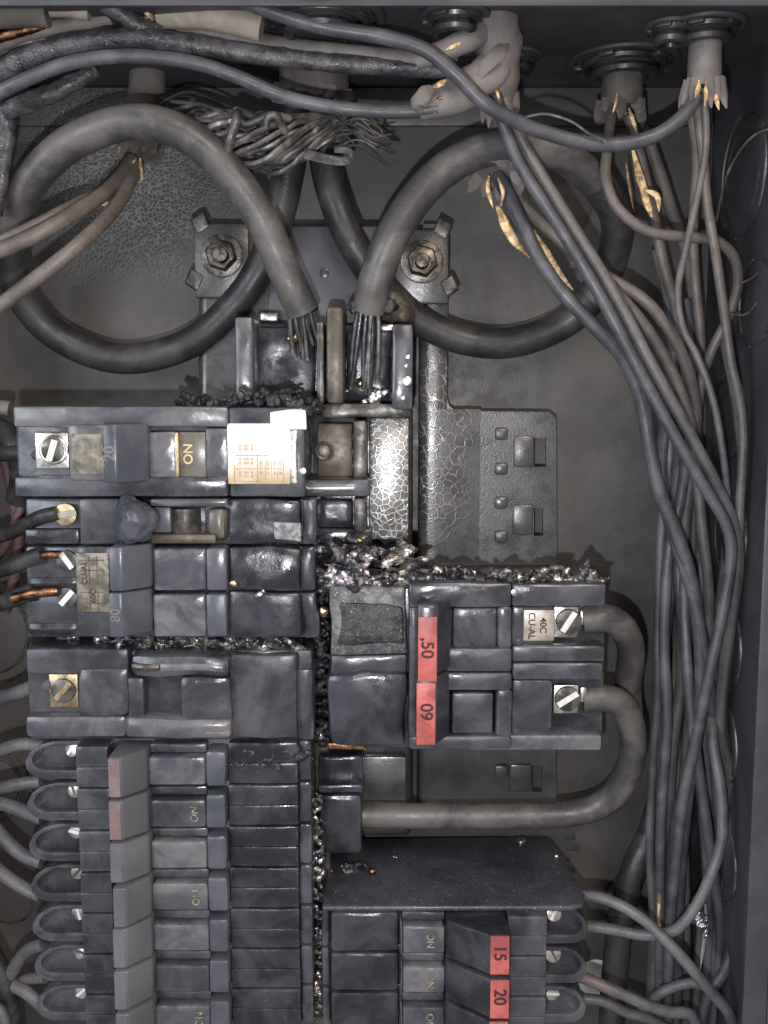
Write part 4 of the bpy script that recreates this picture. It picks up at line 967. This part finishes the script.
# ------------------------------------------------------------------ right hand bundle
G = 'wires of the right hand bundle'
def rw_(label, pts, r, mat): return wire('branch_wire', label, pts, r * 0.84, mat, 'wire', G, lump=0.05)
rw_('thick blue grey wire curving free at the left of the right hand bundle', [(498, 176, 46), (512, 202, 52), (525, 230, 55), (541, 262, 57), (562, 292, 57), (588, 320, 57), (622, 357, 55), (641, 400, 53), (649, 445, 52), (659, 490, 51), (674, 528, 50), (690, 575, 49), (699, 630, 48), (701, 690, 47), (695, 745, 46), (686, 805, 44), (680, 870, 40), (677, 940, 36), (674, 1050, 34)], 2.7, 'wire_blue')
rw_('front wire of the long diagonal pair crossing the right hand bundle', [(496, 96, 64), (503, 122, 65), (520, 165, 64), (558, 225, 63), (598, 292, 63), (640, 372, 62), (668, 424, 61), (700, 480, 60), (726, 524, 58), (731, 560, 57), (721, 620, 56), (708, 680, 55), (696, 740, 53), (683, 800, 50), (676, 860, 46), (670, 930, 42), (667, 1050, 38)], 2.25, 'wire_blue')
rw_('rear wire of the long diagonal pair, brown at its top', [(503, 98, 60), (513, 122, 61), (535, 165, 60), (572, 225, 60), (612, 290, 60), (650, 362, 59), (684, 424, 58), (714, 480, 56), (735, 528, 54), (738, 570, 52), (729, 630, 50), (722, 690, 48), (719, 740, 46), (727, 800, 44), (737, 850, 42), (740, 900, 40)], 2.25, 'wire_grey')
rw_('brown wire arching from under the torn sheath into the bundle', [(503, 180, 44), (530, 213, 46), (570, 250, 48), (612, 288, 50), (648, 330, 48), (676, 380, 46), (691, 425, 44), (697, 475, 43), (702, 530, 42), (708, 580, 41), (709, 630, 40), (702, 700, 38), (690, 765, 36), (673, 835, 34), (668, 925, 32), (664, 1050, 30)], 2.2, 'wire_brown')
rw_('outermost brown wire of the arch beside the right cable loop', [(572, 262, 44), (620, 284, 48), (656, 312, 49), (685, 362, 47), (696, 415, 42), (692, 470, 38), (684, 530, 36), (681, 600, 35), (681, 680, 34), (673, 745, 34), (667, 835, 32), (655, 900, 26), (650, 1050, 24)], 2.3, 'wire_brown')
rw_('grey wire that loops under the large connector and swings far right', [(612, 110, 32), (607, 150, 44), (606, 178, 50), (617, 207, 52), (645, 230, 53), (682, 237, 52), (714, 240, 50), (734, 257, 47), (738, 284, 44), (728, 318, 41), (712, 350, 38), (701, 385, 36), (697, 430, 32), (695, 500, 30), (691, 600, 28), (689, 700, 28), (683, 800, 28), (686, 900, 28), (686, 1050, 26)], 2.0, 'wire_brown')
rw_('dark brown wire dropping straight behind the tan paper strip', [(629, 116, 28), (641, 160, 28), (653, 215, 28), (665, 270, 28), (678, 318, 28), (684, 370, 27), (680, 430, 26), (668, 510, 26), (661, 590, 26), (661, 680, 26), (658, 760, 24), (650, 830, 22)], 2.3, 'wire_brown')
rw_('wide shadowed wire right of the tan paper strip', [(637, 112, 22), (655, 160, 22), (673, 215, 22), (688, 260, 22), (697, 320, 22), (700, 380, 22), (700, 450, 22)], 2.6, 'sheath_dark')
rw_('thin blue grey wire crossing in front of the far right loop', [(705, 102, 62), (706, 145, 60), (700, 185, 58), (687, 243, 57), (678, 290, 56), (683, 328, 55), (697, 356, 55), (712, 396, 55), (721, 440, 54), (727, 490, 52), (730, 545, 48), (728, 610, 44), (720, 680, 40), (714, 760, 38), (718, 840, 36)], 1.35, 'wire_grey')
rw_('brown wire bowing farthest right past the crossing of the loop', [(697, 103, 60), (703, 160, 58), (707, 203, 57), (716, 256, 56), (724, 312, 55), (731, 362, 55), (740, 402, 55), (743, 445, 55), (740, 505, 54), (738, 560, 53), (732, 620, 51), (724, 680, 49), (721, 730, 47), (733, 780, 46), (737, 830, 46), (734, 870, 46)], 1.8, 'wire_brown')
rw_('short brown wire behind the loop crossing at far right', [(692, 110, 50), (697, 160, 44), (693, 230, 36), (696, 290, 34), (701, 345, 32), (699, 405, 28), (689, 480, 25), (674, 560, 24), (666, 640, 24)], 2.0, 'wire_brown')
rw_('dark wire in the middle of the lower bundle', [(668, 300, 22), (680, 360, 24), (680, 420, 29), (677, 480, 34), (677, 560, 36), (684, 640, 38), (692, 720, 40), (702, 800, 40), (708, 880, 38), (709, 960, 36), (701, 1050, 32)], 2.3, 'wire_blue')
rw_('grey wire running low along the right edge of the bundle', [(702, 380, 20), (700, 470, 24), (700, 540, 29), (703, 600, 34), (713, 690, 38), (718, 770, 42), (728, 830, 44), (740, 880, 46), (738, 925, 48), (726, 968, 50), (708, 998, 50), (694, 1050, 48)], 2.2, 'wire_blue')
rw_('pale grey wire at the far left of the lower bundle', [(655, 250, 20), (670, 310, 22), (676, 370, 26), (671, 420, 30), (668, 480, 30), (661, 540, 30), (658, 620, 30), (657, 700, 30), (652, 780, 30), (650, 850, 30), (654, 940, 28), (652, 1050, 26)], 1.9, 'wire_grey')
rw_('wire rising from the second terminal of the lower right stack into the bundle', [(576, 924, 48), (610, 929, 52), (645, 935, 56), (675, 930, 59), (696, 906, 60), (712, 872, 60), (722, 838, 58), (721, 790, 55), (713, 740, 50), (712, 690, 42), (718, 620, 36), (726, 560, 30), (728, 500, 26)], 2.2, 'wire_grey')
rw_('wire from the topmost lower right terminal sloping down to the corner', [(574, 895, 48), (605, 899, 53), (640, 917, 58), (675, 950, 63), (705, 985, 64), (728, 1012, 62), (736, 1040, 58)], 2.25, 'wire_grey')
T = rw_('grey wire with a reddish base at the lower right terminals', [(572, 974, 48), (604, 986, 52), (640, 1002, 54), (668, 1012, 54), (692, 1016, 52), (704, 1050, 48)], 2.3, 'wire_grey')
tube('reddened_base', T, 'wire_pink', [P(*p) for p in ((572, 974, 48), (590, 980, 50.4), (606, 987, 52.1), (620, 993, 53))], 2.05, 12, 6)
rw_('grey wire below the reddish based one at the lower right terminals', [(572, 998, 46), (602, 1001, 48), (626, 1012, 48), (652, 1020, 46), (676, 1034, 44)], 2.2, 'wire_grey')
rw_('short wire arching between the sloping wire and the lower terminals', [(640, 1012, 44), (662, 992, 46), (690, 983, 47), (712, 985, 46), (733, 960, 44), (738, 930, 42)], 2.1, 'wire_grey')
rw_('blue grey wire second from the left in the lower bundle', [(686, 300, 26), (694, 360, 30), (692, 420, 36), (680, 500, 42), (668, 560, 42), (664, 640, 42), (667, 720, 42), (662, 800, 40), (660, 880, 36), (660, 1050, 30)], 2.2, 'wire_blue')
rw_('blue grey wire crossing from upper left to right in the lower bundle', [(672, 330, 24), (672, 390, 30), (662, 450, 40), (664, 500, 46), (676, 545, 48), (694, 600, 49), (706, 660, 48), (714, 730, 46), (722, 800, 46), (732, 850, 46), (736, 880, 44)], 2.3, 'wire_blue')
rw_('brown tinged wire at the right edge of the middle bundle', [(722, 330, 36), (736, 400, 42), (743, 470, 46), (741, 540, 46), (735, 600, 45), (727, 660, 44), (722, 720, 44), (730, 770, 44), (735, 830, 44), (722, 900, 42), (716, 960, 40), (714, 1050, 38)], 2.0, 'wire_grey')
rw_('deep grey wire low in the bundle above the foil scrap', [(684, 480, 28), (684, 560, 36), (686, 640, 44), (690, 700, 46), (697, 760, 47), (706, 820, 46), (716, 890, 44), (720, 950, 42), (712, 1050, 38)], 2.2, 'wire_blue')
rw_('pale wire along the back of the bundle below the crossing', [(690, 380, 20), (698, 460, 24), (700, 540, 30), (697, 620, 30), (700, 700, 30), (708, 780, 30), (710, 860, 30), (700, 940, 28), (694, 1050, 26)], 2.1, 'wire_grey')
rw_('brown stained wire deep behind the lower bundle', [(690, 560, 18), (680, 630, 22), (676, 700, 26), (676, 780, 26), (672, 860, 26), (676, 940, 26), (678, 1050, 26)], 2.3, 'sheath_dark')
o = wire('dark_cable', 'thick black cable curving down behind the lower right wires', [(668, 770, 14), (652, 830, 16), (632, 875, 18), (620, 925, 20), (614, 980, 20), (610, 1050, 20)], 4.9, 'cable_dark', 'cable')
for lab, pts in (('long hair thin strand curving along the upper right side wall', [(790, 128, 60), (762, 131, 58), (742, 148, 56), (726, 178, 54), (716, 222, 52)]),
                 ('thin pale strand at the right edge beside the loop of the far right wire', [(738, 284, 48), (752, 278, 50), (764, 266, 52), (772, 250, 52)]),
                 ('lower thin pale strand at the right edge below the loop', [(730, 314, 48), (746, 314, 50), (760, 300, 52), (775, 288, 52)]),
                 ('thin dark strand sagging over the long blue wire', [(522, 118, 70), (545, 114, 70), (570, 121, 70), (590, 134, 69), (605, 141, 68)])):
    wire('stray_strand', lab, pts, .38, 'strand', 'strand', 'stray thin strands', 0.0, 6)
FB = thing('foil_scrap', 'crumpled shiny foil scrap caught between wires at lower right', 'foil', P(699, 915, 40))
lumps('crumpled_foil', 'droplet', [(P(699, 900, 48), 2.0), (P(694, 912, 48), 2.2), (P(700, 920, 49), 2.6), (P(704, 932, 49), 1.6)], 0.45, 1.3, 1.5, FB)
flake(FB, [(705, 900, 46), (706, 925, 46), (703, 950, 46), (700, 972, 46)], 1.6, 'sheath_cream')
flake(FB, [(658, 862, 36), (660, 890, 37), (659, 915, 37), (662, 940, 36)], 1.5, 'paper')
o = cyl('open_knockout', None, 'drywall', P(595, 977, 0.1), (0, -1, 0), 7.5, 0.3, 30, 0.05)
tag(o, 'pale half hidden disc on the back wall right of the lower breakers', 'knockout')

# two thick wires of the two pole breaker
wire('feeder_wire', 'thick grey wire from the upper screw of the two pole breaker', [(582, 620, 55), (602, 618, 55), (620, 625, 52), (631, 648, 46), (628, 684, 38), (630, 715, 30), (632, 745, 24), (624, 778, 18), (600, 804, 14), (570, 815, 12)], 4.6, 'cable_grey', 'wire', 'thick wires of the two pole breaker')
wire('feeder_wire', 'thick grey wire from the lower screw bending back under the two pole breaker', [(582, 699, 54), (603, 698, 54), (622, 706, 52), (633, 735, 47), (627, 775, 41), (604, 803, 36), (565, 814, 34), (500, 816, 34), (430, 816, 34), (350, 815, 34)], 4.5, 'cable_grey', 'wire', 'thick wires of the two pole breaker')

# ------------------------------------------------------------------ left terminal wires
G2 = 'wires at the left terminals'
def lw(label, pts, r, mat, lump=0.0): return wire('terminal_wire', label, pts, r, mat, 'wire', G2, lump)
lw('black wire entering the terminal of the white labelled breaker', [(-14, 452, 46), (12, 453, 52), (42, 455, 56)], 2.9, 'wire_black')
lw('thick black burnt wire curving above the uppermost left terminal', [(-14, 424, 38), (6, 434, 46), (18, 452, 50), (22, 478, 44), (18, 500, 40)], 4.0, 'wire_black')
lw('brownish wire end at the upper left breaker corner', [(-14, 408, 40), (2, 408, 42), (10, 409, 42)], 2.6, 'sheath')
lw('dull red wire running down behind the left terminals', [(4, 455, 30), (12, 490, 32), (18, 530, 32), (16, 570, 30), (6, 610, 26)], 2.0, 'wire_red')
lw('second dull red wire beside the first behind the left terminals', [(-6, 560, 30), (8, 540, 34), (20, 510, 34), (24, 480, 32)], 1.8, 'wire_red')
lw('black wire rising to the brass screw of the melted handle breaker', [(-14, 540, 44), (12, 532, 52), (38, 518, 58), (58, 513, 60)], 2.3, 'wire_black')
T = lw('black wire with bare copper end at the upper of the paired thin breakers', [(-14, 574, 48), (12, 566, 54), (34, 557, 57), (44, 555, 58)], 2.7, 'wire_black')
tube('bare_end', T, 'copper', [P(36, 556, 58), P(48, 554.5, 58.4), P(60, 554, 58.2)], 1.25, 10, 4, lump=.1)
T = lw('grey wire with scorched copper end at the lower of the paired thin breakers', [(-14, 606, 48), (6, 601, 52), (26, 594, 56), (36, 592, 57)], 2.9, 'wire_black')
tube('bare_end', T, 'copper', [P(14, 598, 57), P(34, 593, 59), P(58, 591, 58)], 1.7, 10, 4, lump=.15)
lw('grey wire going to the brass screw of the handleless breaker', [(-14, 702, 44), (14, 694, 48), (36, 686, 52), (54, 683, 55)], 2.4, 'wire_grey')
lw('grey wire curving in just below the handleless breaker', [(-14, 757, 46), (6, 748, 50), (24, 744, 52), (44, 746, 52)], 2.2, 'wire_grey')
lw('straight grey wire at the first thin breaker of the lower left stack', [(-14, 791, 46), (14, 785, 50), (42, 781, 52)], 2.2, 'wire_grey')
lw('grey wire sloping down to the second thin breaker of the lower left stack', [(-14, 799, 46), (10, 806, 50), (42, 818, 52)], 2.3, 'wire_grey')
lw('grey wire curving down to the third thin breaker of the lower left stack', [(-14, 816, 44), (4, 838, 48), (22, 854, 50), (42, 862, 52)], 2.3, 'wire_grey')
lw('grey wire curving down to the fourth thin breaker of the lower left stack', [(-14, 858, 44), (6, 876, 48), (24, 888, 50), (42, 896, 52)], 2.3, 'wire_grey')
lw('grey wire rising steeply to the fifth thin breaker of the lower left stack', [(2, 996, 44), (12, 972, 48), (26, 952, 50), (44, 944, 52)], 2.3, 'wire_grey')
lw('brownish wire curving in to the sixth thin breaker of the lower left stack', [(4, 1010, 38), (12, 990, 42), (24, 980, 46), (46, 977, 50)], 2.0, 'wire_brown')
lw('grey wire sloping down to the lowest thin breaker of the left stack', [(12, 985, 48), (26, 992, 50), (40, 1004, 51), (54, 1014, 52)], 2.2, 'wire_grey')
lw('thick dark wire passing the lower left corner', [(-16, 940, 46), (2, 975, 48), (10, 1010, 48), (14, 1050, 46)], 3.4, 'wire_black')
lw('pale wire loop at the bottom left corner', [(-14, 1002, 52), (0, 1010, 54), (8, 1030, 54), (10, 1050, 52)], 1.8, 'wire_grey')

# ------------------------------------------------------------------ char and molten metal
def crust(name, label, spots, mat='char', voxel=.6, amp=1.1, size=3.2):
    o = lumps(name, mat, [(P(x, y, d), r) for x, y, d, r in spots], voxel, amp, size, None, True)
    return tag(o, label, 'char', None, 'stuff')
sp = []
for k in range(60):
    x = random.uniform(326, 422); y = 584 - random.uniform(0, 1) ** 1.3 * (34 if x < 400 else 26)
    sp.append((x, y, random.uniform(44, 64), random.uniform(1.5, 3.4)))
for k in range(50):
    x = 410 + k * 3.8; y = 577 + random.uniform(-6, 3) + (3 if 480 < x < 540 else 0)
    sp.append((x, y, random.uniform(50, 62), random.uniform(1.4, 2.6)))
sp += [(330 + k * 6, 580, 56, 4.2) for k in range(16)] + [(426 + k * 6, 581, 57, 2.9) for k in range(30)]
sp += [(404, 545, 52, 2.6), (404, 552, 54, 3), (372, 552, 54, 3.2), (357, 540, 46, 2.4)]
crust('melted_crust', 'glittering crust of melted plastic and metal along the top of the two pole breaker', sp)
sp = [(180 + k * 6, 404 - (k % 5) * .8 - (0 if k < 8 else (k - 8) * 1.1 if k < 18 else 11 - (k - 18) * 3.4), random.uniform(56, 64), random.uniform(1.2, 2.6)) for k in range(24)]
sp += [(268, 395, 60, 3), (280, 399, 62, 3), (290, 404, 62, 3), (305, 412, 62, 3), (240, 402, 58, 2.4)]
crust('charred_flakes', 'ragged black flakes above the white label', sp, 'char_dull', .6, 1.3, 2.0)
sp = [(random.uniform(55, 120), random.uniform(636, 647), random.uniform(44, 54), random.uniform(1.2, 2.6)) for _ in range(16)]
sp += [(120 + k * 5, 643, 52, 3.0) for k in range(36)]
sp += [(120 + k * 4.6, 642 + random.uniform(-4, 4), random.uniform(50, 59), random.uniform(1.3, 2.6)) for k in range(38)]
crust('melted_seam', 'glittering melted seam between the paired thin breakers and the handleless one', sp)
sp = [(322 + random.uniform(-5, 6), 556 + k * 4.2 + random.uniform(-3, 3), random.uniform(36, 52), random.uniform(1.3, 2.8)) for k in range(46)]
crust('melted_gap', 'dull melted char filling the upper gap between the two breaker columns', sp, 'char_dull', .7, 1.1, 2.2)
sp = [(318 + random.uniform(-3, 3), 800 + k * 5 + random.uniform(-3, 3), random.uniform(44, 54), random.uniform(1.0, 2.0)) for k in range(44)]
sp += [(330 + k * 4.5, 878 + random.uniform(-6, 6) - k * 1.2, 36, random.uniform(1.2, 2.2)) for k in range(8)]
crust('melted_drips', 'silvery melted drips down the lower gap between the two breaker columns', sp, 'char', .6, 1.0, 1.8)
sp = [(236 + k * 6, 754 + random.uniform(-6, 14), 59, random.uniform(1.4, 2.4)) for k in range(12)]
crust('melted_corner', 'melted crust on the bus end of the topmost thin breaker', sp, 'char_dull', .6, .9, 2.0)
sp = [(108 + k * 7, 742 + random.uniform(-1.5, 1.5), 55, random.uniform(.8, 1.5)) for k in range(16)]
crust('melted_line', 'thin melted line under the handleless breaker', sp, 'char_dull', .6, .7, 2.0)
for px, py, d, r, lab, mt in ((324, 612, 50, 2.0, 'gold glinting bead in the gap beside the two pole breaker', 'brass'), (320, 590, 52, 1.6, 'upper gold bead at the left end of the two pole breaker', 'brass'),
        (321, 735, 48, 1.8, 'pale bead in the gap at the lower left of the two pole breaker', 'droplet'), (360, 540, 50, 1.5, 'small tan bead on the bus support above the crust', 'brass'),
        (233, 583, 63, 1.1, 'tiny tan bead on the upper paired thin breaker', 'brass'), (260, 594, 62.5, 1.3, 'flat pale bead on the lower paired thin breaker', 'droplet'),
        (521, 842, 12, 2.0, 'bright silver bead at the back of the glossy flank', 'droplet'), (396, 858, 24, 1.9, 'dull silver bead on the flank left of centre', 'droplet'),
        (500, 872, 32, 1.2, 'tiny crescent bead in the middle of the flank', 'droplet'), (372, 872, 38, 1.4, 'copper tinted bead at the left of the flank', 'copper'),
        (455, 850, 18, .8, 'pinhead bead behind the dull silver one on the flank', 'droplet'), (540, 880, 38, .7, 'pinhead bead near the right end of the flank', 'droplet'), (345, 868, 34, 1.6, 'silver spatter at the far left of the flank', 'droplet'), (352, 884, 42, 2.0, 'larger silver spatter below it at the far left of the flank', 'droplet'),
        (556, 858, 24, 1.5, 'cluster of specks at the right of the flank', 'droplet'), (428, 898, 52, 1.2, 'grey bead near the front edge of the flank', 'zinc')):
    blob('metal_bead', lab, px, py, d, r, mt, 2, .35, 'metal droplet', 'solidified metal droplets', .3)
